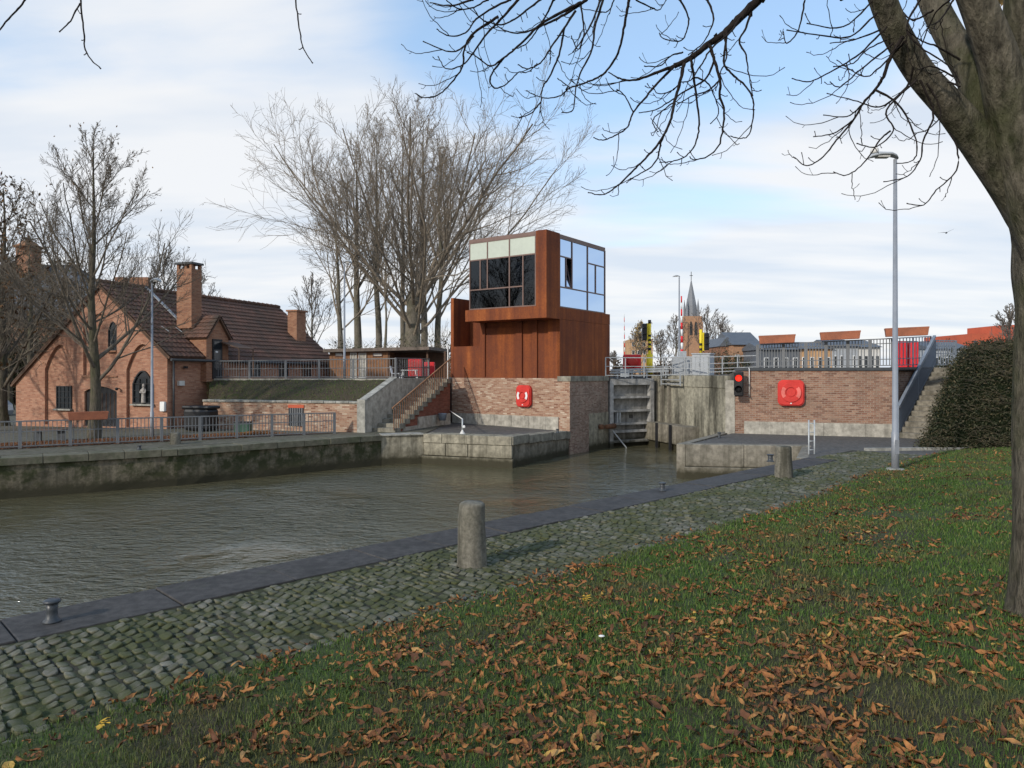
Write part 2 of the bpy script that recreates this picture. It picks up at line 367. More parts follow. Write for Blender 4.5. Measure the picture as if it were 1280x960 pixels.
m.col(m.ramp(f_, [(.36, (.095, .032, .020)), (.48, (.16, .048, .022)), (.58, (.25, .073, .024)), (.70, (.40, .130, .038))])); m.bump(c_, .25, .01)
M['corten'] = m.m
m = MT('roof_tile_brown', .8, 0, .2); o_ = m.coord('World'); a_ = m.noise(o_, .9, 6, .62); b_ = m.noise(m.coord('World', (1, 1, 1)), 7, 3)
m.col(m.mix(m.rng(a_, .35, .68), m.mix(m.rng(b_, .35, .65), (.12, .062, .045), (.19, .10, .07)), (.075, .055, .042))); m.bump(b_, .3, .01)
M['tile'] = m.m
M['glass_front'] = glass('tower_glass', (.22, .25, .27), .0, .02, 1.5)
M['glass_side'] = glass('tower_side_glass', (.5, .62, .70), .12, .02, 1.6, (.46, .62, .86))
M['glass_dark'] = paint('dark_window_glass', (.02, .024, .028), .12, .2, 1, 0, 0, .6)
# ------------------------------------------------------------------ land, water, quays
WZ = -1.15
R2 = math.sqrt(.5)
def eq(x, y): return (x+y)*R2, (y-x)*R2
def xy(e, q): return (e-q)*R2, (e+q)*R2
def lawn_edge(e): return 5.62+.55*max(0, min(1, (e-14)/5))+.07*mnoise.noise(Vector((e*.9, 3.3, 0)))+.05*mnoise.noise(Vector((e*3.1, 7, 0)))
def lawn_z(x, y):
    e, q = eq(x, y); t = max(0.0, min(9.0, lawn_edge(e)-q)); f = 1-.55*max(0, min(1, (e-8)/12))
    return .012+f*(.138*t-.0042*t*t)+.02*mnoise.noise(Vector((x*.7, y*.7, 1)))*min(1, t)
def land(name, pts, zbot, mat, **kw):
    mb = MB(); pts = [Vector(p) for p in pts]; n = len(pts)
    ar = sum(pts[i].x*pts[(i+1) % n].y-pts[(i+1) % n].x*pts[i].y for i in range(n))
    if ar < 0: pts = pts[::-1]
    tris = tessellate_polygon([[Vector((p.x, p.y, 0)) for p in pts]]); fs = []
    for t in tris:
        a, b, c = t
        if (pts[b]-pts[a]).cross(pts[c]-pts[a]).z < 0: t = (a, c, b)
        fs.append(tuple(t))
    vs = pts+[Vector((p.x, p.y, zbot)) for p in pts]
    for i in range(n): j = (i+1) % n; fs.append((i, i+n, j+n, j))
    mb.add(vs, fs); return mb.build(name, mat, kind='structure', **kw)
Q0, Q1, Q2 = Vector((-14.3, 20.1, 0)), Vector((-10.5, 22.6, 0)), Vector((-5.0, 27.6, 0))
QL = Q0+Vector((-.845, -.534, 0))*30
QA, QK = Vector((-3.45, 28.15, 0)), Vector((0.0, 26.85, 0))
C = Vector((2.5, 31.2, 0)); U = Vector((-.8201, .5722, 0)); V = Vector((.5722, .8201, 0))
m = MT('flowing_canal_water', .06, 0, .5); m.b.inputs['IOR'].default_value = 1.33
w_ = m.coord('World', (1, 1, 1), (0, 0, math.radians(20)))
w1 = m.noise(m.coord('World', (1, 2.1, 1), (0, 0, math.radians(28))), 2.3, 3, .5, .6); w2 = m.noise(m.coord('World', (1, 1.9, 1), (0, 0, math.radians(12))), 8.0, 3, .5, .2); w3 = m.noise(m.coord('World'), .22, 3)
amp = m.rng(w3, .38, .62, .3, 1.7)
m.bump(m.math('MULTIPLY', m.math('ADD', m.math('MULTIPLY', w1, .9), m.math('MULTIPLY', w2, .30)), amp), 1.0, .12)
m.col(m.mix(w3, (.080, .072, .040), (.12, .108, .062)))
m.b.inputs['IOR'].default_value = 1.75; M['water'] = m.m
mb = MB(); mb.add([(-70, -40, WZ), (30, -40, WZ), (30, 60, WZ), (-70, 60, WZ)], [(0, 1, 2, 3)]); mb.build('canal_water', M['water'], kind='structure')
mb = MB(); mb.add([(-900, -900, -3.2), (900, -900, -3.2), (900, 1500, -3.2), (-900, 1500, -3.2)], [(0, 1, 2, 3)]); mb.build('canal_bed', M['quay_wall'], kind='structure')
land('left_bank_ground', [QL+V*.0+Vector((-.534, .845, 0))*.9, Q0+Vector((-.6, .75, 0)), Q1+Vector((-.6, .7, 0)), Q2+Vector((-.35, .55, 0)), QA+Vector((0, .6, 0)), (-3.0, 35.0, 0), (-6, 40, 0), (-8, 60, 0), (-12, 1400, -1), (-880, 1400, -1), (-880, 60, -.6), (-60, 46, -.5), (-60, -14, 0)], -3, M['quay_top'])
land('upper_street_ground', [(-13.85, 33.0, 2.12), (-5.1, 31.3, 2.12), (-3.95, 34.0, 2.12), (-2.8, 35.6, 2.12), (2.6, 37.5, 2.1), (4.7, 35.0, 2.1), (6.9, 37.2, 2.1), (7.35, 37.2, 2.2), (9.1, 30.5, 2.3), (9.05, 28.9, 2.5), (14.15, 27.0, 2.52), (17.8, 30.9, 2.6), (19.2, 29.6, 2.6), (70, 33, 2.4), (880, 300, 2.2), (880, 1400, 1.6), (-11, 1400, 1.6), (-7.9, 60, 2.0), (-9.2, 46, 2.1)], -3, M['asphalt'])
# far quay: wall mass, mossy coping stones, ledge
def qwall(name, p, q, zt, thick, mat, label, cat='wall', ledge=0.0):
    mb = MB(); pl = Plane(p, q-p); Ln = (q-p).length
    n = max(2, int(Ln/1.2)); rnd = random.Random(len(name)+int(Ln*10)); nz = 9; vs = []; fs = []
    for i in range(n*3+1):
        for j in range(nz+1):
            s_ = Ln*i/(n*3); z = -2.4+(zt+2.4)*j/nz
            o = .05*mnoise.noise(Vector((s_*.9, z*1.7, p.x)))+.025*mnoise.noise(Vector((s_*3.3, z*5, p.y)))
            if i in (0, n*3): o = 0
            vs.append(pl.at(s_, z, o-.04))
    flip = pl.d.cross(Vector((0, 0, 1))).dot(pl.n) < 0
    for i in range(n*3):
        for j in range(nz):
            a = i*(nz+1)+j; f = (a, a+nz+1, a+nz+2, a+1); fs.append(f[::-1] if flip else f)
    mb.add(vs, fs, False); mb.pbox(pl, 0, Ln, -2.4, zt-.02, -thick, -.12)
    if ledge: mb.pbox(pl, -.05, Ln+.05, -2.4, WZ+.32, -.1, ledge)
    root = empty(name, pl.at(0, zt), label, cat); mb.build('masonry', mat, root)
    return root, pl, Ln
def stones(root, pl, Ln, z0, z1, o0, o1, w, mat, name='coping_stone', seed=1, start=0.0, zfun=None):
    rnd = random.Random(seed); a = start
    while a < Ln-.05:
        b = min(Ln, a+w*rnd.uniform(.85, 1.15)); zz = zfun(a/Ln) if zfun else 0
        mb = MB(); dz = rnd.uniform(-.008, .008); do = rnd.uniform(-.01, .01)
        mb.pbox(pl, a+.008, b-.008, z0+zz, z1+dz+zz, o0, o1+do); mb.build(name, mat, root, bevel=.012); a = b
r_, pl, Ln = qwall('canal_wall', QL, Q0, -.18, .8, M['quay_wall'], 'mossy stone canal wall section running out of frame at the far left')
stones(r_, pl, Ln, -.2, .01, -.75, .06, 1.6, M['coping'], seed=2, start=16)
r_, pl, Ln = qwall('canal_wall', Q0, Q1, -.18, .8, M['quay_wall'], 'dark mossy canal wall in front of the brick chapel gable')
stones(r_, pl, Ln, -.2, .01, -.75, .06, 1.1, M['coping'], seed=3)
r_, pl, Ln = qwall('canal_wall', Q1, Q2, -.18, .8, M['quay_wall'], 'mossy canal wall running from the chapel side to the stairs')
stones(r_, pl, Ln, -.2, .01, -.75, .06, 1.1, M['coping'], seed=4)
# pier block before the tower
land('pier_paving', [Q2+Vector((-.35, .55, 0)), Q2+Vector((.1, .2, 0)), QA+Vector((.1, .25, .0)), QK+Vector((0, .35, 0)), C+Vector((-.35, .1, -.12)), C+U*7+V*.1, (-4.5, 33.5, 0)], -3, M['asphalt'])
r_, pl, Ln = qwall('pier_wall', Q2, QA, -.02, .4, M['quay_pale'], 'short pale concrete wall piece in the canal corner below the stairs', ledge=.0)
stones(r_, pl, Ln, -.03, .03, -.6, .03, 1.1, M['kerbstone'], seed=5)
r_, pl, Ln = qwall('pier_wall', QA, QK, -.3, .4, M['quay_pale'], 'pale concrete face of the pier below the rusty tower', ledge=.09)
for i, (a, b, dz) in enumerate([(0, .8, 0), (.8, 1.75, .01), (1.75, 2.7, 0), (2.7, Ln, .0)]):
    mb = MB(); mb.pbox(pl, a+.006, b-.006, -.32, .02+dz, -.7, .05); mb.build('coping_stone', M['quay_pale'], r_, bevel=.02)
for a in (0.0, .95, 1.9, 2.8):
    mb = MB(); mb.pbox(pl, a+.008, min(Ln, a+.93), -.80, -.335, -.4, .03); mb.build('stone_block', M['quay_pale'], r_, bevel=.015)
KC = C-QK
r_, pl, Ln = qwall('pier_wall', QK, C, -.3, .4, M['quay_block'], 'mossy stone face of the pier turning towards the lock gate')
stones(r_, pl, Ln, -.30, .02, -.5, .05, 1.15, M['concrete'], seed=6, zfun=lambda t: -.16*t)
# near quay, right-hand block
EB = [Vector((8.3, 20.2, 0)), Vector((9.8, 23.5, 0)), Vector((5.8, 24.1, 0)), Vector((8.9, 29.2, 0))]
land('near_quay_ground', [(-30, -18.2, -.004), (8.25, 20.05, -.004), (9.85, 23.75, -.004), (6.05, 24.35, -.004), (9.0, 29.0, -.004), (9.0, 31.0, -.004), (60, 31, -.004), (200, -40, -.004), (-30, -60, -.004)], -3, M['asphalt'])
BW = empty('quay_block', EB[2], 'weathered concrete quay block with a ledge, in front of the lifebuoy wall on the right', 'quay wall')
for i, (a, b) in enumerate(((0, 1.9), (1.9, 4.04))):
    pl = Plane(EB[2], EB[1]-EB[2]); mb = MB(); mb.pbox(pl, a+.004, b-.004, WZ+.42, .01, -.5, 0); mb.build('concrete_block', M['quay_block'], BW, bevel=.03)
mb = MB(); mb.pbox(pl, -.04, 4.0, -2.5, WZ+.41, -.4, .07); mb.build('ledge', M['quay_block'], BW, bevel=.03)
pl = Plane(EB[2], EB[3]-EB[2]); mb = MB(); Ln = (EB[3]-EB[2]).length; mb.pbox(pl, .0, Ln, -2.5, .005, -.3, -.01); mb.build('side_face', M['quay_block'], BW)
pl = Plane(EB[0], EB[1]-EB[0]); mb = MB(); mb.pbox(pl, 0, 3.6, -2.5, -.01, -.3, .0); mb.build('end_face', M['quay_block'], BW)
# slate grey band along the near edge, in slabs
NB = empty('quay_edge_band', (0, 11, 0)); NB['kind'] = 'structure'
e0 = -14.0; rnd = random.Random(8)
while e0 < 20.15:
    e1 = min(20.16, e0+rnd.uniform(1.0, 1.5)); mb = MB(); vs = []
    j0, j1 = rnd.uniform(-.012, .02), rnd.uniform(-.012, .02); a = xy(e0+.007, 7.62+j0); b = xy(e1-.007, 7.62+j1); c = xy(e1-.007, 8.42+j1*.5); d = xy(e0+.007, 8.42+j0*.5); zt = .022+rnd.uniform(-.006, .006)
    mb.prism([(a[0], a[1], -.5), (b[0], b[1], -.5), (c[0], c[1], -.5), (d[0], d[1], -.5)], (0, 0, .5+zt)); mb.build('edge_slab', M['band'], NB, bevel=.012); e0 = e1
# cobbled path
m = MT('mossy_joint_earth', .95); w = m.coord('World'); a = m.noise(w, 1.1, 6, .65); b = m.noise(w, 26, 4)
m.col(m.mix(m.rng(a, .4, .6), m.mix(b, (.018, .02, .008), (.06, .075, .018)), m.mix(b, (.02, .018, .012), (.05, .045, .03)))); m.bump(b, .8, .02)
M['joint'] = m.m
m = MT('cobble_stone', .75, 0, .3); w = m.coord('World'); at_ = m.n('ShaderNodeAttribute'); at_.attribute_name = 'tint'; oi = m.n('ShaderNodeObjectInfo')
tv = m.math('FRACT', m.math('ADD', at_.outputs['Fac'], oi.outputs['Random']), 0)
k = m.ramp(tv, [(0, (.085, .076, .055)), (.35, (.14, .127, .095)), (.75, (.24, .22, .175)), (1, (.13, .12, .10))])
f = m.noise(w, 60, 4, .7); k = m.mix(m.rng(f, .35, .7, 0, .5), k, (.05, .05, .04))
big = m.noise(w, 1.3, 7, .7); mid_ = m.noise(w, 9, 5, .7)
k = m.mix(m.rng(m.math('ADD', m.math('MULTIPLY', big, .55), m.math('MULTIPLY', mid_, .45)), .40, .55, 0, .88), k, m.mix(f, (.030, .034, .008), (.085, .092, .022)))
sz = m.n('ShaderNodeSeparateXYZ'); m.l(w, sz.inputs[0]); zj = m.math('ADD', sz.outputs[2], m.math('MULTIPLY', m.math('SUBTRACT', mid_, .5), .02)); k = m.mix(m.rng(zj, .004, .016, .85, 0), k, m.mix(f, (.018, .022, .006), (.05, .06, .015)))
m.col(k); m.bump(m.math('ADD', m.math('MULTIPLY', f, .4), mid_), .5, .012); M['cobble'] = m.m
pts = []
for e in np.arange(-12, 23.2, 1.0): pts.append(Vector((*xy(e, 5.0), .004)))
top = []
for e in np.arange(23.2, -12, -1.0): x_, y_ = xy(e, 7.63 if e < 19.9 else 8.3-.0*(e-20)); top.append(Vector((x_, y_, .004)))
tb = MB(); allp = pts+top; tr = tessellate_polygon([allp]); tb.add(allp, [t if (allp[t[1]]-allp[t[0]]).cross(allp[t[2]]-allp[t[0]]).z > 0 else (t[0], t[2], t[1]) for t in tr])
path = tb.build('cobbled_path', M['joint'], kind='structure')
cub = []
def cob_arr(rnd):
    """one rounded cobble, unit footprint: rings at base, shoulder, top"""
    vs = []; n = 8
    ang = [math.radians(a) for a in (22, 68, 112, 158, 202, 248, 292, 338)]
    rj = [1+rnd.uniform(-.14, .06) for _ in ang]; th = rnd.uniform(-.045, .045)
    for (sc, z) in ((.5, -.03), (.5, .004), (.465, .012), (.40, .0145)):
        for a, r, cc in zip(ang, rj, ((1, .62), (.66, 1), (-.66, 1), (-1, .62), (-1, -.62), (-.66, -1), (.66, -1), (1, -.62))):
            x, y = cc; vs.append((x*sc*r, y*sc*r, z+th*x*.3*(z > 0)))
    fs = []
    for i in range(3):
        for k in range(8): fs.append((i*8+k, i*8+(k+1) % 8, (i+1)*8+(k+1) % 8, (i+1)*8+k))
    t = 24
    fs += [(t, t+1, t+2, t+3), (t, t+3, t+4, t+7), (t+4, t+5, t+6, t+7)]
    return np.array(vs), np.array(fs)
rc = random.Random(11); shapes = [cob_arr(rc) for _ in range(10)]; cobs = []
e = -1.0
while e < 23.0:
    le = rc.uniform(.085, .115); q = 5.25+rc.uniform(0, .1); qm = 7.6 if e < 20.2 else 8.3
    if e > 22: qm = 8.1
    while q < qm-.05:
        lq = rc.uniform(.10, .17);
        if q+lq > qm: lq = qm-q
        if lq > .07:
            ce, cq = e+le/2+rc.uniform(-.006, .006)+.03*math.sin(q*2.1), q+lq/2; x_, y_ = xy(ce, cq)
            if cq > lawn_edge(ce)-.35 and abs(x_/y_) < .8 and rc.random() > .01: cobs.append((x_, y_, le-rc.uniform(.006, .018), lq-rc.uniform(.006, .018), rc.uniform(-.09, .09), rc.uniform(-.012, .008), rc.randrange(10), rc.random()))
        q += lq
    e += le
def seen(c): return c[1] > 2 and -.70 < c[0]/c[1] < .70 and (EYE)/c[1]*FOC+HOR < 985 and eq(c[0], c[1])[1] > lawn_edge(eq(c[0], c[1])[0])
cobs.sort(key=lambda c: (0 if seen(c) else 1, c[1]))
cme = [arr_mesh('cobble', s[0], s[1], M['cobble'], False) for s in shapes]
VV = []; FF = []; TT = []; nb = 0
for i, (x_, y_, le, lq, rz, dz, k, t_) in enumerate(cobs):
    if i < 300:
        o = link('cobble', cme[k], path, (x_, y_, .004+dz)); o.rotation_euler = (0, 0, math.pi/4+rz); o.scale = (le, lq, 1)
    else:
        v = shapes[k][0]*np.array([le, lq, 1]); a = math.pi/4+rz; ca, sa = math.cos(a), math.sin(a)
        VV.append(np.stack([v[:, 0]*ca-v[:, 1]*sa+x_, v[:, 0]*sa+v[:, 1]*ca+y_, v[:, 2]+.004+dz], 1)); FF.append(shapes[k][1]+nb); TT.append(np.full(len(v), t_)); nb += len(v)
o = link('cobbles', arr_mesh('cobbles', np.concatenate(VV), np.concatenate(FF), M['cobble'], False, np.concatenate(TT)), path); o['kind'] = 'stuff'
# lawn
m = MT('lawn_earth', .95); w = m.coord('World'); a = m.noise(w, .8, 6, .6); b = m.noise(w, 30, 4)
m.col(m.mix(m.rng(a, .42, .62), m.mix(b, (.03, .045, .012), (.065, .09, .022)), m.mix(b, (.03, .022, .012), (.075, .06, .03)))); m.bump(b, .9, .03); M['lawn'] = m.m
vs = []; fs = []; ne = 150; nq = 60
for i in range(ne+1):
    e = -9+40*i/ne; qe = lawn_edge(e)
    for j in range(nq+1):
        q = qe-(j/nq)**1.5*16; x_, y_ = xy(e, q); vs.append((x_, y_, lawn_z(x_, y_) if j else -.003))
for i in range(ne):
    for j in range(nq):
        a = i*(nq+1)+j; c4 = [vs[a], vs[a+1], vs[a+nq+2], vs[a+nq+1]]
        if max(p[1] for p in c4) < 22.3 : fs.append((a, a+1, a+nq+2, a+nq+1))
mb = MB(); mb.add(vs, fs, True); lawn = mb.build('lawn', M['lawn'], kind='structure', uv=False)
# grass blades
rs = np.random.RandomState(5)
def blades(n, k0, k1, Y0, Y1, power, zf, ok, hs, wscale=1.0):
    k = rs.uniform(k0, k1, n); u = rs.uniform(0, 1, n); p = 1-power; Yv = (Y0**p+u*(Y1**p-Y0**p))**(1/p); x = k*Yv; keep = np.array([ok(a, b) for a, b in zip(x, Yv)]); return x[keep], Yv[keep]
def blade_mesh(name, x, y, z, hmul, wid, mat):
    n = len(x); a = rs.uniform(0, 2*np.pi, n); h = hmul*rs.uniform(.5, 1.3, n); lean = rs.uniform(.1, .9, n)*h; la = rs.uniform(0, 2*np.pi, n)
    dx, dy = np.cos(a)*wid/2, np.sin(a)*wid/2; lx, ly = np.cos(la)*lean, np.sin(la)*lean
    Vv = np.zeros((n, 5, 3)); Vv[:, 0] = np.stack([x-dx, y-dy, z-.01], 1); Vv[:, 1] = np.stack([x+dx, y+dy, z-.01], 1)
    mz = z+h*.6; Vv[:, 2] = np.stack([x+dx*.8+lx*.35, y+dy*.8+ly*.35, mz], 1); Vv[:, 3] = np.stack([x-dx*.8+lx*.35, y-dy*.8+ly*.35, mz], 1); Vv[:, 4] = np.stack([x+lx, y+ly, z+h], 1)
    b = np.arange(n)[:, None]*5; F = np.concatenate([b+np.array([0, 1, 2]), b+np.array([0, 2, 3]), b+np.array([3, 2, 4])]); t = np.repeat(rs.uniform(0, 1, n), 5)
    return arr_mesh(name, Vv.reshape(-1, 3), F, mat, False, t)
m = MT('grass_blade', .75, 0, .15); at_ = m.n('ShaderNodeAttribute'); at_.attribute_name = 'tint'; w = m.coord('World')
g = m.ramp(at_.outputs['Fac'], [(0, (.036, .068, .014)), (.45, (.062, .118, .024)), (.85, (.10, .165, .038)), (1, (.19, .18, .07))])
p_ = m.noise(w, .75, 6, .68); m.col(m.mix(m.rng(p_, .47, .64, 0, .85), g, m.mix(at_.outputs['Fac'], (.075, .070, .028), (.15, .125, .06)))); M['blade'] = m.m
def on_lawn(x, y): e, q = eq(x, y); return q < lawn_edge(e)-.02+random.random()*.12 and y < 22.2
gx_, gy_ = blades(300000, -.76, .76, 2.3, 22.2, .15, None, on_lawn, None)
gz_ = np.array([lawn_z(a, b) for a, b in zip(gx_, gy_)])
dens = np.array([mnoise.noise(Vector((a*.75, b*.75, 4.2))) for a, b in zip(gx_, gy_)])
keep = rs.uniform(-.75, .1, len(gx_)) < dens+.25; gx_, gy_, gz_, dens = gx_[keep], gy_[keep], gz_[keep], dens[keep]
o = link('grass', blade_mesh('grass', gx_, gy_, gz_, .042*(1+.5*dens), np.clip(.0011*gy_, .0035, .014), M['blade'])); tag(o, 'short green lawn grass with dry patches', 'grass', kind='stuff')
# fallen leaves
LEAFST = [(0, (.075, .036, .02)), (.2, (.15, .062, .028)), (.5, (.30, .12, .040)), (.75, (.42, .18, .055)), (.92, (.42, .24, .09)), (1, (.48, .30, .07))]
m = MT('dry_leaf', .7, 0, .25); at_ = m.n('ShaderNodeAttribute'); at_.attribute_name = 'tint'; k = m.ramp(at_.outputs['Fac'], LEAFST); f = m.noise(m.coord('World'), 45, 4); m.col(m.mix(m.rng(f, .35, .7, 0, .45), k, (.07, .03, .015))); m.bump(f, .4, .005); M['leaf'] = m.m
def leaf_arr(rnd, t, big=1.0):
    Ln = rnd.uniform(.07, .155)*big; Wd = Ln*rnd.choice((rnd.uniform(.16, .26), rnd.uniform(.24, .4))); curl = rnd.gauss(0, 1.35); fold = rnd.uniform(.0, .9); tw = rnd.uniform(-2.2, 2.2); n = 7; vs = []; ph = rnd.uniform(0, 6)
    for i in range(n):
        u = i/(n-1); wd = Wd*(math.sin(math.pi*(u*.88+.06))**.8); a = curl*(u-.5)
        if abs(curl) > .05: x = math.sin(a)/curl*Ln; z = (1-math.cos(a))/curl*Ln
        else: x = (u-.5)*Ln; z = 0
        for s in (-1, 0, 1):
            yy = s*wd/2*math.cos(fold)*(1+.3*math.sin(ph*3+u*11+s*2)); zz = z+abs(s)*wd/2*math.sin(fold)*(1+.5*math.sin(ph+u*7*s))+.008*math.sin(ph+u*9+s*2); r = tw*(u-.5)
            vs.append((x, yy*math.cos(r)-zz*math.sin(r)*.3, zz+yy*math.sin(r)))
    fs = []
    for i in range(n-1):
        for s in range(2): a = i*3+s; fs.append((a, a+1, a+4, a+3))
    return np.array(vs), np.array(fs)
rl = random.Random(21); lv = [leaf_arr(rl, 0) for _ in range(24)]; leaves = []
def leaf_density(x, y):
    d = .46+.34*mnoise.noise(Vector((x*.42+13, y*.42, 3)))+.95*mnoise.noise(Vector((x*1.6, y*1.6, 9)))
    px = 640+x/y*FOC; py = HOR+(EYE-lawn_z(x, y))/y*FOC
    if py > 780: d += .17 if px > 420 else -.04
    if px < 330 and py > 860: d -= .18
    if px > 1120 and 600 < py < 760: d -= .3
    return d
tries = 0
while len(leaves) < 9500 and tries < 160000:
    tries += 1; y_ = 2.3+rl.random()**1.25*19; x_ = y_*rl.uniform(-.76, .76); e, q = eq(x_, y_)
    if q > lawn_edge(e)+.12 or y_ > 22: continue
    ed = lawn_edge(e)-q
    if rl.random() > leaf_density(x_, y_)*(.95 if ed < .4 else .85): continue
    leaves.append((x_, y_, max(.03, lawn_z(x_, y_))+rl.uniform(-.006, .034), rl.uniform(0, 6.3), rl.gauss(0, .3), rl.gauss(0, .3), rl.randrange(24), min(1, max(0, rl.gauss(.46, .25))), rl.uniform(.55, 1.25)*(1 if rl.random() < .6 else .7)))
def lseen(c): return -.69 < c[0]/c[1] < .69 and HOR+(EYE-c[2])/c[1]*FOC < 955
leaves.sort(key=lambda c: (0 if lseen(c) else 1, c[1])); VV = []; FF = []; TT = []; nb = 0
lme = {}
for i, (x_, y_, z_, rz, rx, ry, k, t_, sc) in enumerate(leaves):
    if i < 300:
        tk = round(t_*7)
        if (k, tk) not in lme: v, f = lv[k]; lme[(k, tk)] = arr_mesh('fallen_leaf', v, f, M['leaf'], True, np.clip(np.full(len(v), tk/7)+.1*np.sin(np.arange(len(v))*1.7), 0, 1))
        o = link('fallen_leaf', lme[(k, tk)], lawn, (x_, y_, z_)); o.rotation_euler = (rx, ry, rz); o.scale = (sc,)*3
    else:
        v, f = lv[k]; mt = Matrix.Rotation(rz, 3, 'Z') @ Matrix.Rotation(ry, 3, 'Y') @ Matrix.Rotation(rx, 3, 'X')
        v2 = (v*sc) @ np.array(mt).T+np.array([x_, y_, z_]); VV.append(v2); FF.append(f+nb); TT.append(np.full(len(v), t_)); nb += len(v)
o = link('fallen_leaves', arr_mesh('fallen_leaves', np.concatenate(VV), np.concatenate(FF), M['leaf'], True, np.concatenate(TT)), lawn); o['kind'] = 'stuff'
# a few leaves that stand out
def single_leaf(px, py, t, big, label, cat='leaf', mat=None):
    g = G(px, py, .0); 
    for _ in range(4): g = G(px, py, max(.035, lawn_z(g.x, g.y)+.03) if eq(g.x, g.y)[1] < lawn_edge(eq(g.x, g.y)[0]) else .04)
    rr = random.Random(px); vs = []; fs = []; tt = []
    for a in range(5):
        v, f = leaf_arr(rr, 0, big); v = v*np.array([1, 1.2, .35]); v[:, 0] += big*.06; an = -1.2+a*.6; ca, sa = math.cos(an), math.sin(an)
        vs.append(np.stack([v[:, 0]*ca-v[:, 1]*sa, v[:, 0]*sa+v[:, 1]*ca, v[:, 2]+.004*a], 1)); fs.append(f+a*len(v))
    vs = np.concatenate(vs); o = link('fallen_leaf', arr_mesh('bright_leaf', vs, np.concatenate(fs), mat or M['leaf'], True, np.full(len(vs), t)), None, g); return tag(o, label, cat)
M['leaf_yellow'] = paint('yellow_leaf', (.58, .34, .03), .6, .25, 20); M['leaf_orange'] = paint('orange_leaf', (.5, .19, .03), .6, .25, 20)
single_leaf(728, 748, 1, .9, 'bright yellow chestnut leaf lying on the lawn edge', mat=M['leaf_yellow'])
single_leaf(713, 713, 1, .85, 'bright orange leaf lying on the cobbles near the short stone bollard', mat=M['leaf_orange'])
single_leaf(125, 905, 1, .6, 'small ochre yellow leaf on the cobbles at the lower left', mat=M['leaf_yellow'])
mb = MB(); g = G(752, 797, .3); mb.lathe([(.001, 0), (.018, .002), (.02, .008), (.012, .014), (.001, .016)], (0, 0, 0), 10)
o = mb.build('pebble', M['white'], loc=(0, 0, 0)); o.location = (g.x, g.y, lawn_z(g.x, g.y)+.035); o.scale = (1.3, .8, 1); tag(o, 'small white pebble on the grass', 'pebble')
# kerb at the far end of the lawn
mb = MB(); mb.beam((10.9, 22.2, .02), (14.2, 22.5, .02), .16, .12); mb.build('lawn_kerb', M['kerbstone'], kind='structure', loc=(10.9, 22.2, 0))
# ------------------------------------------------------------------ railings
bal_me = {}
def unit_box(mat):
    if mat.name not in bal_me:
        mb = MB(); mb.box((0, 0, .5), (1, 1, 1)); o = mb.build('unit', mat); bal_me[mat.name] = o.data; bpy.data.objects.remove(o)
    return bal_me[mat.name]
def railing(name, label, p, q, zb0, zt0, zb1, zt1, posts, gap, mat, cat='railing', mids=(.62,), postw=.07, barw=.016, endposts=True, low=.08, railw=.05):
    """p, q (x, y); bottoms and tops at both ends"""
    p = Vector((p[0], p[1], 0)); q = Vector((q[0], q[1], 0)); d = q-p; Ln = d.length; an = math.atan2(d.y, d.x)
    root = empty(name, (p.x, p.y, zb0), label, cat); base = wloc(root)
    B = lambda t: p+d*t+Vector((0, 0, zb0+(zb1-zb0)*t)); T = lambda t: p+d*t+Vector((0, 0, zt0+(zt1-zt0)*t))
    MM = lambda t, k: B(t).lerp(T(t), k)
    mb = MB(); mb.beam(T(0), T(1), railw, railw*.8); mb.build('top_rail', mat, root)
    for k in mids: mb = MB(); mb.beam(MM(0, k), MM(1, k), .03, .03); mb.build('mid_rail', mat, root)
    hb = low/(zt0-zb0); mb = MB(); mb.beam(MM(0, hb), MM(1, hb), .035, .035); mb.build('bottom_rail', mat, root)
    ts = posts if isinstance(posts, (list, tuple)) else [i/posts for i in range(posts+1)]
    me = unit_box(mat)
    for t in ts:
        o = link('post', me, root, B(t)-base-Vector((0, 0, .03))); o.rotation_euler = (0, 0, an); o.scale = (postw, postw*.55, T(t).z-B(t).z+.04)
    if gap:
        n = int(Ln/gap)
        for i in range(1, n):
            t = i/n
            if min(abs(t-x) for x in ts)*Ln < postw*.8: continue
            b_ = MM(t, hb); o = link('baluster', me, root, b_-base); o.rotation_euler = (0, 0, an); o.scale = (barw, barw, T(t).z-b_.z-.01)
    return root
g0, g1 = G(25, 561), G(418, 542); dd = (g1-g0).normalized(); gL = g0-dd*2.6; Lr = (g1-gL).length
pr = Plane(gL, dd); ps = [pr.hit(px)[0]/Lr for px in (25, 88, 147, 202, 250, 296, 340, 380)]+[0, 1]
railing('quay_railing', 'long grey steel railing along the far quay in front of the brick chapel', gL, g1, 0, .88, 0, .82, ps, .115, M['grey_paint'], postw=.10, barw=.022)
railing('terrace_railing', 'grey railing along the edge of the raised terrace above the grass slope', (-13.8, 32.95), (-5.05, 31.25), 2.13, 2.93, 2.13, 3.02, [0, .22, .42, .6, .78, 1], .13, M['grey_paint'], mids=(.55,), postw=.09)
railing('terrace_railing', 'short grey railing return on the concrete parapet at the stair top, before the red box', (-5.05, 31.25), (-3.92, 33.9), 2.15, 3.04, 2.15, 3.06, [0, 1], .14, M['grey_paint'], mids=(.55,), postw=.09)
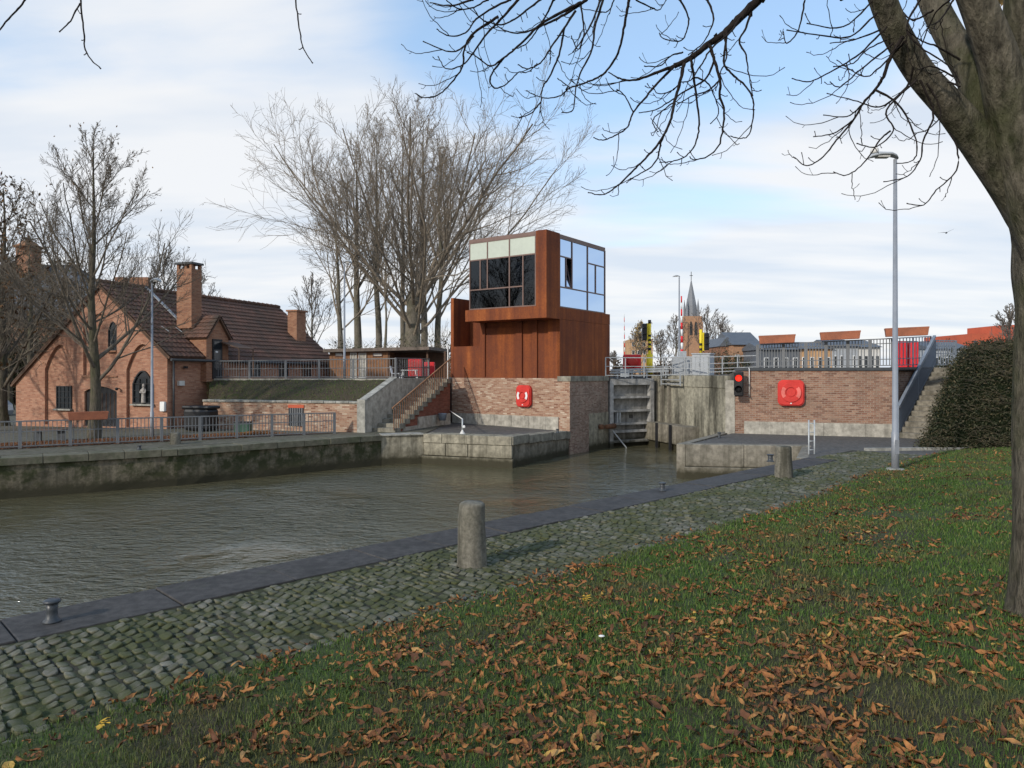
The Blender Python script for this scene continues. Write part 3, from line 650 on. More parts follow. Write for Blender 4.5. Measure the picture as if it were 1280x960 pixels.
# ------------------------------------------------------------------ chapel-like brick house
HR = Vector((-14.7, 30.7, 0)); GP = Plane(HR, (-.9405, .3399)); SP = Plane(HR, (.3399, .9405)); WD = SP.d
ga = lambda px: GP.hit(px)[0]
gzv = lambda px, py: GP.hit(px, py)[1]
aL = ga(20); zR = gzv(206, 444); aA = ga(125); zA = gzv(125, 357); zL = gzv(20, 477); TH = 12.3
house = empty('brick_house', HR, 'orange brick chapel-like house with a steep brown tiled roof and pointed blind arches', 'house')
def arch(a0, a1, z0, zs, za, n=7, seg=False):
    """outline: up the a0 side, over the pointed (or segmental) top, down the a1 side"""
    c = (a0+a1)/2; pts = [(a0, z0), (a0, zs)]
    for i in range(1, n):
        t = i/n
        if seg: x = a0+(a1-a0)*t; pts.append((x, zs+(za-zs)*math.sin(math.pi*t)))
        else:
            x = a0+(c-a0)*t; pts.append((x, zs+(za-zs)*math.sin(t*math.pi/2)**.85))
    if not seg:
        pts.append((c, za))
        for i in range(n-1, 0, -1): t = i/n; x = a1+(c-a1)*t; pts.append((x, zs+(za-zs)*math.sin(t*math.pi/2)**.85))
    pts += [(a1, zs), (a1, z0)]; return pts
def body_poly(inset=0): return [(0, -.3), (0, zR), (aA, zA), (aL, zL), (aL, -.3)]
mb = MB(); mb.prism([GP.at(a, z, -.13) for a, z in body_poly()], WD*(TH-.13)); mb.build('wall', M['brick_house'], house)
hole_l = arch(ga(56), ga(95), .02, gzv(56, 462), gzv(75, 431)); hole_r = arch(ga(158), ga(198), .02, gzv(158, 462), gzv(178, 430))
hole_c = arch(ga(104), ga(146), gzv(125, 469), gzv(125, 408), gzv(125, 392)); hole_d = arch(ga(105.5), ga(146), .02, gzv(105, 489), gzv(125, 483), seg=True)
mb = MB(); mb.plate(GP, body_poly(), [hole_l, hole_r, hole_c, hole_d], -.14, 0.0); mb.build('gable_facade', M['brick_house'], house)
# brick band below the lancet, verge stones
mb = MB(); mb.pbox(GP, ga(103), ga(147), gzv(125, 471.5), gzv(125, 469.5), -.05, .05); mb.build('string_course', M['brick_chim'], house)
mb = MB(); mb.beam(GP.at(-.12, zR-.12, .06), GP.at(aA, zA+.03, .06), .12, .1); mb.beam(GP.at(aL+.12, zL-.1, .06), GP.at(aA, zA+.03, .06), .12, .1); mb.build('verge', M['wood_dark'], house)
# door
dr_a0, dr_a1 = ga(105.5), ga(146); mb = MB(); mb.plate(GP, arch(dr_a0+.02*0+(-.0), dr_a1, .02, gzv(105, 489), gzv(125, 483), seg=True), [], -.13, -.10); door = mb.build('door', M['dark'], house)
mb = MB(); w = (dr_a1-dr_a0)
for i in range(9): x = dr_a0+w*i/8; mb.pbox(GP, x-.012, x+.012, .05, gzv(105, 491), -.10, -.08)
mb.build('door_frame', M['wood_dark'], door)
def window(pl, a0, a1, z0, z1, o, nx, nz, mat_f, parent, sill=None, arched=None, depth=.05, gmat=None, fw=.035, name='window'):
    """frame > pane, glazing_bar, sill"""
    mb = MB(); pts = arched or [(a0, z0), (a0, z1), (a1, z1), (a1, z0)]; c = (sum(p[0] for p in pts)/len(pts), (z0+z1)/2)
    inn = [(a+(c[0]-a)*fw*2/abs(a1-a0), z+(c[1]-z)*fw*2/abs(z1-z0)) for a, z in pts]
    mb.plate(pl, pts, [inn], o, o+depth); fr = mb.build(name, mat_f, parent)
    mb = MB(); mb.plate(pl, pts, [], o-.01, o+.012); mb.build('pane', gmat or M['glass_dark'], fr)
    if nx > 1 or nz > 1:
        mb = MB(); b = .012
        for i in range(1, nx): x = a0+(a1-a0)*i/nx; mb.pbox(pl, x-b, x+b, z0+.01, (z1 if not arched else z1-.25*abs(z1-z0)), o+.014, o+depth*.7)
        for i in range(1, nz): z = z0+(z1-z0)*i/nz; mb.pbox(pl, min(a0, a1)+.02, max(a0, a1)-.02, z-b, z+b, o+.016, o+depth*.6)
        mb.build('glazing_bars', mat_f, fr)
    if sill: mb = MB(); mb.pbox(pl, min(a0, a1)-.06, max(a0, a1)+.06, z0-.07, z0-.004, o-.02, o+.16); mb.build('sill', sill, fr)
    return fr
window(GP, ga(68), ga(87), gzv(77, 511), gzv(77, 482.5), -.13, 4, 4, M['dark'], house, M['kerbstone'])
window(GP, ga(133), ga(144), gzv(138, 438), gzv(138, 402), -.13, 2, 5, M['dark'], house, M['brick_chim'], arched=arch(ga(133), ga(144), gzv(138, 438), gzv(138, 413), gzv(138, 402), 5))
# niche with the small figure
na0, na1, nz0, nz1 = ga(164), ga(189), gzv(176, 505), gzv(176, 463); npoly = arch(na0, na1, nz0, gzv(176, 480), nz1, 6)
nw = window(GP, na0, na1, nz0, nz1, -.13, 3, 5, M['dark'], house, M['kerbstone'], arched=npoly, depth=.08, fw=.06, name='niche_window')
M['statue'] = paint('painted_statue', (.36, .33, .30), .8, .3, 12); fz = nz0+.04; fc = GP.at(ga(179), fz, -.02); mb = MB()
mb.lathe([(.09, 0), (.1, .05), (.085, .25), (.08, .42), (.1, .52), (.095, .6), (.04, .66), (.035, .69)], fc, 12)
mb.tube([fc+Vector((.09, -.02, .58)), fc+Vector((.11, -.08, .45)), fc+Vector((.02, -.12, .42))], [.035, .03, .022], 6); mb.tube([fc+Vector((-.09, -.02, .58)), fc+Vector((-.11, -.08, .46)), fc+Vector((-.02, -.12, .44))], [.035, .03, .022], 6)
fg = mb.build('statue', M['statue'], None, loc=fc); tag(fg, 'small white robed statue standing in the pointed niche of the chapel', 'statue')
mb = MB(); mb.lathe([(.01, .67), (.045, .69), (.058, .75), (.05, .81), (.02, .84)], fc, 10); mb.build('head', M['statue'], fg)
# letter box, lamp, vents
mb = MB(); mb.pbox(GP, .05, .3, gzv(200, 514), gzv(200, 502), .0, .12); o = mb.build('meter_box', M['white'], None, loc=GP.at(.15, 1.1, 0), bevel=.015); tag(o, 'small white meter box on the chapel corner', 'box')
mb = MB(); mb.tube([GP.at(ga(150), gzv(150, 486), 0), GP.at(ga(150), gzv(150, 485), .15)], .02, 6); mb.lathe([(.02, 0), (.06, .02), (.07, .1), (.03, .13)], GP.at(ga(150), gzv(150, 488), .17), 8); o = mb.build('wall_lamp', M['dark'], None, loc=GP.at(ga(150), gzv(150, 487))); tag(o, 'black lantern wall lamp right of the arched door', 'lamp')
# roofs
def tiled(name, e0, e1, r0, r1, parent, rows, cols, thick=.1, mat=None):
    """tiled slope: eave e0->e1, ridge r0->r1"""
    e0, e1, r0, r1 = map(Vector, (e0, e1, r0, r1)); nrm = (e1-e0).cross(r0-e0).normalized()
    if nrm.z < 0: nrm = -nrm
    mb = MB(); mb.prism([e0-nrm*(thick+.03), e1-nrm*(thick+.03), r1-nrm*(thick+.03), r0-nrm*(thick+.03)], nrm*thick); root = mb.build(name, M['wood_dark'], parent)
    vs = []; fs = []; nc = cols*4+1
    for j in range(rows):
        for half in (0, 1, 2):
            t = (j+(0, 0, 1.04)[half])/rows; hgt = (-.04, .045, .008)[half]
            for i in range(nc):
                u = i/(nc-1); wv = (0, .022, .03, .012)[i % 4]; p = (e0.lerp(e1, u)).lerp(r0.lerp(r1, u), min(t, 1.0)); vs.append(p+nrm*(hgt+(wv if half else 0)+.008*mnoise.noise(p*1.3)))
    hand = (e1-e0).cross(r0-e0).dot(nrm) > 0
    for j in range(rows):
        for h in (0, 1):
            for i in range(nc-1):
                a = (j*3+h)*nc+i; f = (a, a+1, a+nc+1, a+nc); fs.append(f if hand else f[::-1])
    mb = MB(); mb.add(vs, fs, False); mb.build('roof_tiles', mat or M['tile'], root, kind='stuff', uv=False); return root
t1 = SP.hit(261)[0]; ov = .28
def roofpt(a, z, t, o=0): return GP.at(a, z, 0)+WD*t+SP.n*o
slope = (zA-zR)/aA
e_ = lambda t, up: roofpt(0, zR-ov*slope+up, t, ov); r_t = lambda t, up: roofpt(aA, zA+up, t)
rf = tiled('roof', e_(-.12, .16), e_(t1, .16), r_t(-.12, .16), r_t(t1, .16), house, 16, 10)
tiled('roof', e_(t1, .05), e_(TH+.1, .05), r_t(t1, .05), r_t(TH+.1, .05), house, 16, 42)
tiled('roof', roofpt(aL+.25, zL-.2+.05, -.12), roofpt(aL+.25, zL-.2+.05, TH), r_t(-.12, .05), r_t(TH, .05), house, 14, 30)
mb = MB(); k = 0
for i in range(32):
    a = -.12+i*(TH+.2)/32; b = a+(TH+.2)/32; mb.tube([r_t(a, .13+(.08 if a < t1 else 0)), r_t(b, .11+(.08 if a < t1 else 0))], [.11, .095], 7)
mb.build('ridge_tiles', M['tile'], rf, uv=False, kind='stuff')
mb = MB(); mb.beam(e_(t1+.03, .26), r_t(t1+.03, .26), .16, .05); mb.build('flashing', M['lead'], rf)
for px0, py0 in ((188, 404), (213, 405)):
    mb = MB(); sp = SP.hit(px0)[0]; mb.beam(roofpt(aA*.35, zR+slope*aA*.35+.23, 1.0 if px0 < 200 else 1.8), roofpt(aA*.28, zR+slope*aA*.28+.23, 1.15 if px0 < 200 else 1.95), .06, .04); mb.build('snow_hook', M['lead'], rf)
mb = MB(); mb.tube([e_(-.12, .03)+SP.n*.06, e_(TH, -.02)+SP.n*.06], .06, 8); mb.tube([SP.at(.25, zR-.15, .1), SP.at(.25, 0, .1)], .045, 8); mb.build('gutter', M['cast'], house, uv=False)
# chimneys: big one on the front slope, smaller at the ridge end
def chimney(name, px0, px1, pxc, ytop, ybot, Y, label=None, dep=.8):
    c0 = P(px0, ytop, Y); 
    wv = (px1-px0)/FOC*Y; n_front = GP.d
    mb = MB(); w = 1.0
    return c0
cb = P(236.5, 360, 33.2); ax = -GP.d; zt, zb_ = gz(337, 33.2), gz(400, 33.2)
ch = MB(); cw, cd = .86, .62; ctr = Vector((cb.x, cb.y, 0)); ch.box(ctr+Vector((0, 0, (zt+zb_)/2-.2)), (cw, cd, zt-zb_+.4), a=(ax, WD, Vector((0, 0, 1)))); chm = ch.build('chimney', M['brick_chim'], rf)
mb = MB(); mb.box(ctr+Vector((0, 0, zt+.15)), (cw-.25, .12, .3), a=(ax, WD, Vector((0, 0, 1)))); mb.box(ctr+Vector((0, 0, zt+.15)), (.12, cd-.2, .3), a=(ax, WD, Vector((0, 0, 1))))
for sx_ in (-1, 1):
    for sy_ in (-1, 1): mb.box(ctr+ax*sx_*(cw/2-.06)+WD*sy_*(cd/2-.06)+Vector((0, 0, zt+.1)), (.12, .12, .22), a=(ax, WD, Vector((0, 0, 1))))
mb.build('chimney_vents', M['brick_chim'], chm)
mb = MB(); mb.box(ctr+Vector((0, 0, zt+.25)), (cw+.14, cd+.14, .09), a=(ax, WD, Vector((0, 0, 1)))); mb.build('chimney_cap', M['cast'], chm)
cb = P(371, 400, 41.5); zt, zb_ = gz(389, 41), gz(412, 41); ctr = Vector((cb.x, cb.y, 0)); mb = MB(); mb.box(ctr+Vector((0, 0, (zt+zb_)/2-.5)), (.62, .85, zt-zb_+1.0), a=(ax, WD, Vector((0, 0, 1)))); chm = mb.build('chimney', M['brick_chim'], rf)
mb = MB(); mb.box(ctr+Vector((0, 0, zt+.04)), (.76, 1.0, .1), a=(ax, WD, Vector((0, 0, 1)))); mb.build('chimney_cap', M['brick_chim'], chm)
# dormer over the terrace door: gable faces the same way as the side wall
dp = Plane(SP.at(0, 0, .32), SP.d); d0, d1 = dp.hit(258)[0], dp.hit(285.5)[0]; dc = (d0+d1)/2; zt_ = dp.hit(271, 397)[1]; ze = dp.hit(271, 421)[1]
mb = MB(); mb.prism([dp.at(a, z, 0) for a, z in ((d0, 2.0), (d0, ze), (dc, zt_), (d1, ze), (d1, 2.0))], -SP.n*2.9); dm = mb.build('dormer', M['brick_chim'], house)
bk = -SP.n*2.9
for sgn in (-1, 1):
    ed = dp.at(dc+sgn*((d1-d0)/2+.12), ze-.08, .14); rg = dp.at(dc, zt_+.1, .14)
    t_ = tiled('dormer_roof', ed, ed+bk, rg, rg+bk, house, 6, 12, .05)
mb = MB(); da0, da1 = dp.hit(265)[0], dp.hit(277)[0]; dz1 = dp.hit(270, 424)[1]; mb.pbox(dp, da0, da1, 2.12, dz1, 0, .05); dd_ = mb.build('terrace_door', M['dark'], house)
mb = MB(); mb.pbox(dp, da0+.08, da1-.08, 2.6, dz1-.1, .05, .06); mb.build('pane', M['glass_dark'], dd_)
mb = MB(); mb.pbox(dp, da0+.15, da0+.3, dz1-.62, dz1-.55, .062, .07); mb.build('notice', M['white'], dd_)
mb = MB(); a_ = dp.at(da1-.1, dz1-.15, .05); b_ = dp.at(da1+.0, dz1-.45, 1.0)
mb.prism([a_, a_+dp.d*1.0, b_+dp.d*1.0, b_], (0, 0, .05)); o = mb.build('awning', M['wood_dark'], None, loc=a_); tag(o, 'small brown lean-to canopy beside the dormer door', 'canopy')
mb = MB()
for q in (b_, b_+dp.d*.95): mb.beam(Vector((q.x, q.y, 2.12)), q, .05, .05)
mb.build('post', M['wood_dark'], o)
mb = MB(); s0 = SP.hit(222)[0]; mb.pbox(SP, .55, .85, gz(482, 31.3), gz(476, 31.3), 0, .12); o = mb.build('wall_vent', M['plaster'], None, loc=SP.at(.7, 1.9, 0)); tag(o, 'small pale square vent box on the shaded side wall of the chapel', 'vent')
mb = MB(); mb.box(SP.at(.9, gz(459, 31.4), .12), (.12, .2, .1)); o = mb.build('security_camera', M['dark'], None, loc=SP.at(.9, 2.6, .1)); tag(o, 'small dark security camera under the chapel eave', 'camera')
# windows of the rear wing, seen above the terrace
for t_ in (5.2, 7.4, 9.4):
    window(SP, t_, t_+.7, 2.2, 2.85, .0, 2, 2, M['dark'], house)
# lean-to terrace: brick embankment wall, stone coping, slope
EW = Plane((-13.3, 31.0), (7.35, -2.1)); EL = math.hypot(7.35, 2.1)
ew = empty('embankment_wall', EW.at(0, 0), 'low brick retaining wall with pale stone coping below the grass slope', 'wall')
mb = MB(); mb.pbox(EW, 0, EL, -.3, 1.16, -.3, 0); mb.build('brickwork', M['brick_base'], ew)
stones(ew, EW, EL, 1.162, 1.25, -.36, .06, .62, M['kerbstone'], seed=12)
mb = MB(); a0 = EW.hit(362)[0]; a1 = EW.hit(379)[0]; mb.pbox(EW, a0, a1, .2, .95, -.02, .03); wn = mb.build('window', M['grey_paint'], ew)
mb = MB(); mb.pbox(EW, a0-.05, a1+.05, .95, 1.08, -.02, .04); mb.build('lintel', M['redbrick_far'], wn)
mb = MB(); [mb.pbox(EW, a0+(a1-a0)*i/6-.015, a0+(a1-a0)*i/6+.015, .2, .95, .031, .06) for i in range(7)]; mb.build('window_bars', M['cast'], wn)
m = MT('mossy_turf', .95); w = m.coord('World'); a = m.noise(w, 1.5, 7, .65); b = m.noise(w, 18, 4); m.col(m.mix(m.rng(a, .42, .6), m.mix(b, (.036, .033, .017), (.08, .068, .035)), m.mix(b, (.035, .028, .018), (.08, .062, .038)))); m.bump(b, .9, .05); M['turf'] = m.m
vs = []; fs = []; nx, ny = 60, 14
for i in range(nx+1):
    for j in range(ny+1):
        u = i/nx; t = j/ny; A = EW.at(u*EL, 1.2, -.34); B_ = Vector((-13.85, 33.0, 2.13)).lerp(Vector((-5.12, 31.3, 2.13)), u); p = A.lerp(B_, t); p.z += .09*math.sin(math.pi*t)*(1+.8*mnoise.noise(p*1.2))+.03*mnoise.noise(p*4); vs.append(p)
for i in range(nx):
    for j in range(ny): a = i*(ny+1)+j; fs.append((a, a+ny+1, a+ny+2, a+1))
mb = MB(); mb.add(vs, fs, True); mb.build('grass_slope', M['turf'], kind='structure', uv=False)
sv = np.array([tuple(v) for v in vs]); idx = rs.randint(0, len(sv)-ny-3, 3000); f_ = rs.uniform(0, 1, (3000, 1)); pp = sv[idx]*(1-f_)+sv[idx+1]*f_+rs.uniform(-.07, .07, (3000, 3))*[1, 1, 0]
o = link('slope_grass', blade_mesh('slope_grass', pp[:, 0], pp[:, 1], pp[:, 2]-.02, .07, np.full(3000, .02), M['blade'])); tag(o, 'rough grass on the slope', 'grass', kind='stuff')
mb = MB(); mb.beam((-13.85, 32.95, 2.1), (-5.1, 31.28, 2.1), .22, .08); mb.build('terrace_kerb', M['plinth'], kind='structure', loc=(-13.85, 32.95, 2.1))
# concrete parapet and flight of steps
ST = Plane((-5.85, 28.9), (.35, .937)); o_ = empty('stair_parapet', ST.at(0, 0), 'pale sloping concrete parapet wall beside the outdoor stairs', 'wall')
mb = MB(); mb.prism([ST.at(s_, z_, 0) for s_, z_ in ((0, -.2), (0, 1.27), (2.45, 2.16), (5.5, 2.16), (5.5, -.2))], -ST.n*.3); mb.build('parapet', M['plinth'], o_, bevel=.015)
mb = MB(); mb.beam(ST.at(-.02, 1.30, -.15), ST.at(2.45, 2.19, -.15), .34, .06); mb.build('sloping_cap', M['kerbstone'], o_)
mb = MB(); mb.pbox(ST, -.12, -.004, -.2, 1.33, -.36, .02); mb.build('end_pier', M['kerbstone'], o_, bevel=.01)
stair = empty('outdoor_stairs', ST.at(.4, 0, .5), 'outdoor concrete stairs with a rusty railing climbing beside the rusty tower', 'stairs')
NS = 13; run = 5.2/NS; rise = 2.12/NS
for i in range(NS):
    mb = MB(); mb.pbox(ST, .45+run*i, .45+run*(i+1)+.06, rise*i-.05, rise*(i+1), .01, 1.06); mb.build('step', M['concrete'], stair, bevel=.01)
mb = MB(); mb.prism([ST.at(s_, z_, .98) for s_, z_ in ((.9, -.2), (.9, .05), (5.75, 1.95), (5.75, -.2))], -ST.n*.9); mb.build('side_wall', M['brick_red'], stair)
for a, b in ((1.2, 2.5), (2.5, 3.7), (3.7, 4.7), (4.7, 5.7)):
    mb = MB(); mb.pbox(ST, a+.006, b-.006, -.1, min(.5, (a-.8)*.38), .9, 1.03); mb.build('plinth_panel', M['plinth'], stair)
rr = empty('stair_railing', ST.at(.4, 0, 1.03), 'rusty brown iron railing on the outer side of the outdoor stairs', 'railing')
mb = MB(); mb.beam(ST.at(.3, rise*.8+.85, 1.02), ST.at(5.75, rise*NS+.95, 1.02), .05, .05); mb.build('handrail', M['wood'], rr)
me = unit_box(M['rust'])
for i in range(30):
    s_ = .42+i*5.25/29; z0 = rise*int(max(0, (s_-.45))/run)+.1; z1 = rise*.8+.85+(s_-.3)/5.45*(rise*NS+.95-rise*.8-.85)
    o = link('baluster', me, rr, ST.at(s_, z0, 1.02)-wloc(rr)); o.scale = (.028, .028, z1-z0); o.rotation_euler = (0, 0, math.atan2(ST.d.y, ST.d.x))
# ------------------------------------------------------------------ right-hand quay wall, stairs, rail
RA, RB, RC = Vector((8.85, 28.6, 0)), Vector((14.2, 26.75, 0)), Vector((17.8, 30.6, 0))
RP = Plane(RA, RB-RA); RL = (RB-RA).length; rw = empty('quay_brick_wall', RA, 'mixed brown brick quay wall on the right carrying one lifebuoy cabinet', 'wall')
mb = MB(); mb.prism([(p.x, p.y, -.3) for p in (RA, RB, RC, RC+Vector((-.3, .3, 0)), RB+Vector((-.15, .45, 0)), RA+Vector((.15, .4, 0)))], (0, 0, 2.78)); mb.build('brickwork', M['brick_wall'], rw)
mb = MB(); mb.pbox(RP, -.02, RL+.03, 2.485, 2.6, -.42, .05); mb.beam(RB+Vector((0, 0, 2.56)), RC+Vector((0, 0, 2.6)), .3, .1); mb.build('wall_cap', M['cast'], rw)
a = RP.hit(930)[0]; i = 0
while a < RL-.1:
    b = min(RL, a+1.45); mb = MB(); mb.pbox(RP, a+.005, b-.005, -.1, .49, -.05, .05); mb.build('plinth_panel', M['plinth'], rw); a = b
mb = MB(); p0 = Plane(RA, (-1, .25)); mb.pbox(RP, -.36, -.0, -.3, 2.1, -.4, .03); mb.build('corner_pilaster', M['plinth'], rw)
a0 = RP.hit(947)[0]; pa = RP.at(a0, 0, -.1)
railing('bridge_railing', 'blue-grey railing on top of the brown brick quay wall carrying the terracotta planters', (pa.x, pa.y), (RB.x, RB.y+.1), 2.58, 3.50, 2.58, 3.68, [0, .2, .37, .52, .68, .84, 1], .105, M['grey_paint'], mids=(.84, .3), postw=.12, barw=.03)
railing('bridge_railing', 'blue-grey railing corner behind the right-hand stairs', (RB.x, RB.y+.1), (RC.x, RC.y), 2.6, 3.68, 2.66, 3.95, [.5, 1], .42, M['blue_grey'], mids=(.84, .3), postw=.08, barw=.03)
railing('bridge_railing', 'short blue-grey railing end above the hedge at the top of the stairs', (RC.x+.1, RC.y), (RC.x+1.3, RC.y+.4), 2.66, 3.78, 2.66, 3.78, [0, 1], .13, M['blue_grey'], mids=(.8, .5), postw=.1, barw=.03)
sd = (RC-RB).normalized(); rs2 = empty('quay_stairs', RB, 'weathered concrete stairs climbing beside the evergreen hedge on the right', 'stairs'); SS = Plane(RB+Vector((.1, -.1, 0)), sd); nsr = 14; L2 = (RC-RB).length
sn = Vector((sd.y, -sd.x, 0))
for i in range(nsr):
    mb = MB(); a = L2*i/nsr; b = L2*(i+1)/nsr+.04; c = RB+sd*((a+b)/2)+sn*.85; zt = 2.62*(i+1)/nsr; mb.box(c+Vector((0, 0, (zt-.3+zt)/2-.0)), (b-a, 1.5, .3+.0), a=(sd, sn, Vector((0, 0, 1)))); mb.build('step', M['lock_wall'] if 0 else M['quay_block'], rs2, bevel=.012)
hr = railing('stair_railing', 'blue-grey slanting railing of the right-hand quay stairs', (RB.x+.1, RB.y-.12), (RC.x+.1, RC.y-.1), .05, 1.16, 2.7, 3.95, [0, .5, 1], .11, M['blue_grey'], mids=(), postw=.08, barw=.028, railw=.11)
mb = MB(); mb.beam(Vector((RB.x+.1, RB.y-.12, 1.06)), Vector((RC.x+.1, RC.y-.1, 3.85)), .03, .16); mb.build('rail_plate', M['blue_grey'], hr)
# ------------------------------------------------------------------ rusty control tower
TF = Plane(C, U)                                     # front (left-hand) face: s runs left, o towards the canal
TS = Plane(C+U*.5, V)                                # right-hand face plane of the steel body
base = empty('brick_tower_base', C, 'pale mixed-brick tower base with a concrete foot beneath the rusty steel cabin', 'wall')
TR = 3.57; BL = 6.62
mb = MB(); pb = [C-U*0, C+U*BL, C+U*BL+V*4, C+V*4]
mb.pbox(TF, 0, BL, -.4, 2.16, -.5, 0); mb.pbox(TF, BL-.4, BL, -.4, 2.16, -4, -.5); mb.build('front_brickwork', M['brick_base'], base)
TSb = Plane(C, V); mb = MB(); mb.pbox(TSb, .002, TR, -2.6, 2.02, -.6, .012); mb.build('side_brickwork', M['brick_pier'], base)
mb = MB(); mb.pbox(TSb, 1.7, TR+.01, -2.6, .55, -.3, .03); mb.build('concrete_repair', M['quay_pale'], base)
for a, b in ((-.03, .95), (.95, 1.9), (1.9, 2.75), (2.75, TR+.02)):
    mb = MB(); mb.pbox(TSb, a+.005, b-.005, 2.022, 2.25, -.62, .06); mb.build('coping_stone', M['concrete'], base, bevel=.012)
a = .55
for b in (1.2, 2.1, 3.05, 4.0, 5.0, 5.8, BL-.05):
    mb = MB(); mb.pbox(TF, a+.006, b-.006, -.2, .46, -.02, .045); mb.build('plinth_panel', M['plinth'], base); a = b
tower = empty('control_tower', TF.at(.5, 2.17), 'rust-brown steel lock control cabin with a cantilevered glass room on top', 'tower')
Z0, ZL, ZS, ZT = 2.165, 4.75, 5.27, 8.5
sL = TF.hit(600)[0]; sM = TF.hit(567)[0]; sE = 6.68; TT = 4.75; PR = 1.1
cor = M['corten']
mb = MB(); mb.pbox(TF, .62, sL-.0, Z0, ZL, -TT, -.14); mb.build('cabin_wall', cor, tower)
# side face panels
for a, b in ((.0, 1.6), (1.6, 3.2), (3.2, TT)):
    mb = MB(); mb.pbox(TS, a+(.0 if a == 0 else .004), b-.004, Z0+.0, ZL-.006, -.12, 0); mb.build('side_panel', cor, tower)
# front: columns, recessed door panels
cols_ = [(.5, .98), (1.52, 1.62), (1.98, 2.2), (sL-.42, sL)]
for px0, px1 in ((0, 0),): pass
f1, f2, f3, f4 = TF.hit(652)[0], TF.hit(644.5)[0], TF.hit(671)[0], TF.hit(665)[0]
f5, f6 = TF.hit(606)[0], TF.hit(685)[0]
for (a, b, o0) in ((.5, f6, 0), (f3, f4, -.01), (f1, f2, -.01), (f5, sL, 0)):
    mb = MB(); mb.pbox(TF, min(a, b), max(a, b), Z0+.001, ZL-.002, -.15, o0); mb.build('column', cor, tower)
mb = MB(); mb.pbox(TF, f2, f5, Z0+.05, ZL-.25, -.15, -.08); mb.build('sliding_door', cor, tower)
mb = MB(); mb.pbox(TF, f2, f5, Z0, Z0+.05, -.15, -.03); mb.build('sill_plate', cor, tower)
mb = MB(); mb.pbox(TF, f4, f1, Z0, ZL-.1, -.15, -.10); mb.pbox(TF, f6, f3, Z0, ZL-.1, -.15, -.10); mb.build('recessed_panel', cor, tower)
# terrace niche on the left
zlow = gz(433, 34.6)
mb = MB(); mb.pbox(TF, sL+.003, sM, Z0, zlow, -.18, -.012); mb.build('low_front_panel', cor, tower)
mb = MB(); mb.pbox(TF, sM, sE, Z0, 6.03, -1.5, .0); mb.build('end_wall', cor, tower)
mb = MB(); mb.pbox(TF, sL-.3, sM-.003, Z0, 6.02, -1.5, -1.3); mb.build('niche_back_wall', cor, tower)
mb = MB(); mb.pbox(TF, sL, sM, Z0, Z0+1.2, -1.29, -.2); mb.build('niche_floor', cor, tower)
# cantilever slab band, corner pier, roof
lipE = 4.9
mb = MB(); mb.pbox(TF, .496, lipE, ZL, ZS, -.16, PR); mb.build('cantilever_lip', cor, tower)
mb = MB(); mb.pbox(TS, -0.0, TT, ZL+.004, ZS+.0, -.5, .006); mb.build('side_band', cor, tower)
mb = MB(); mb.pbox(TF, .52, lipE, ZL+.2, ZS-.03, -TT+.1, -.165); mb.build('floor_slab', cor, tower)
mb = MB(); mb.pbox(TF, .496, 1.03, ZS+.002, ZT, -.0, PR+.003); mb.build('corner_pier', cor, tower)
sG = 4.67; tG = 4.3
mb = MB(); mb.pbox(TF, 1.032, sG, ZT-.16, ZT-.02, -tG, PR-.005); mb.pbox(TF, .52, 1.032, ZT-.16, ZT-.02, -tG, -.005); roof = mb.build('roof', M['frame_brown'], tower)
mb = MB(); mb.pbox(TF, 1.04, sG-.02, ZT-.22, ZT-.165, -tG+.05, PR-.05); mb.build('ceiling', M['plaster'], roof)
# glazing, front: frames and panes
fb = M['frame_brown']
def fbar(pl, a0, a1, z0, z1, o=0.0, w=.055, parent=None, mat=None, name='mullion'):
    mb = MB()
    if abs(a1-a0) < 1e-6: mb.pbox(pl, a0-w/2, a0+w/2, z0, z1, o-.06, o)
    else: mb.pbox(pl, a0, a1, z0-w/2, z0+w/2, o-.058, o-.002)
    return mb.build(name, mat or fb, parent)
FP = Plane(C-V*PR, U); FPs = lambda px: FP.hit(px)[0]
fr = empty('x', (0, 0, 0)); bpy.data.objects.remove(fr)
def glazed(pl, name, a0, a1, z0, z1, gm, vs_, hs_, parent=tower):
    """window wall: name > mullion, pane; vs_ list of (a, z0, z1), hs_ list of (a0, a1, z); panes between sorted lines"""
    mb = MB(); fw = .05
    for a in (a0+fw/2, a1-fw/2): mb.pbox(pl, a-fw/2, a+fw/2, z0, z1, -.07, .0)
    mb.pbox(pl, a0+fw, a1-fw, z0, z0+fw, -.07, -.001); mb.pbox(pl, a0+fw, a1-fw, z1-fw, z1, -.07, -.001)
    w = mb.build(name, fb, parent)
    for a, za, zb in vs_: fbar(pl, a, a, za, zb, -.002, parent=w)
    for aa, ab, z in hs_: fbar(pl, aa, ab, z, z, -.004, parent=w, name='transom')
    return w
def pane(pl, a0, a1, z0, z1, gm, parent, o=-.035): mb = MB(); mb.pbox(pl, min(a0, a1), max(a0, a1), z0, z1, o-.008, o); return mb.build('pane', gm, parent)
zU, zM = 7.52, 6.17
m1, m2, m3, m4 = FPs(653.5), FPs(636.5), FPs(609), FPs(600)
mL, mR = sG, 1.035
fw_ = glazed(FP, 'front_window', mR, mL, ZS+.003, ZT-.165, None, [(m1, ZS, zU), (m2, ZS, ZT-.17), (m3, zM, ZT-.17), (m4, zM, zU)], [(mR, mL, zU), (m1, mL, zM)])
G1 = M['glass_front']
for a, b in ((mR, m1), (m1, m2), (m2, mL)): pane(FP, a+.03, b-.03, ZS+.03, (zU if a == mR else zM)-.03, G1, fw_)
for a, b in ((m1, m2), (m2, m3), (m3, m4), (m4, mL)): pane(FP, a+.03, b-.03, zM+.03, zU-.03, G1, fw_)
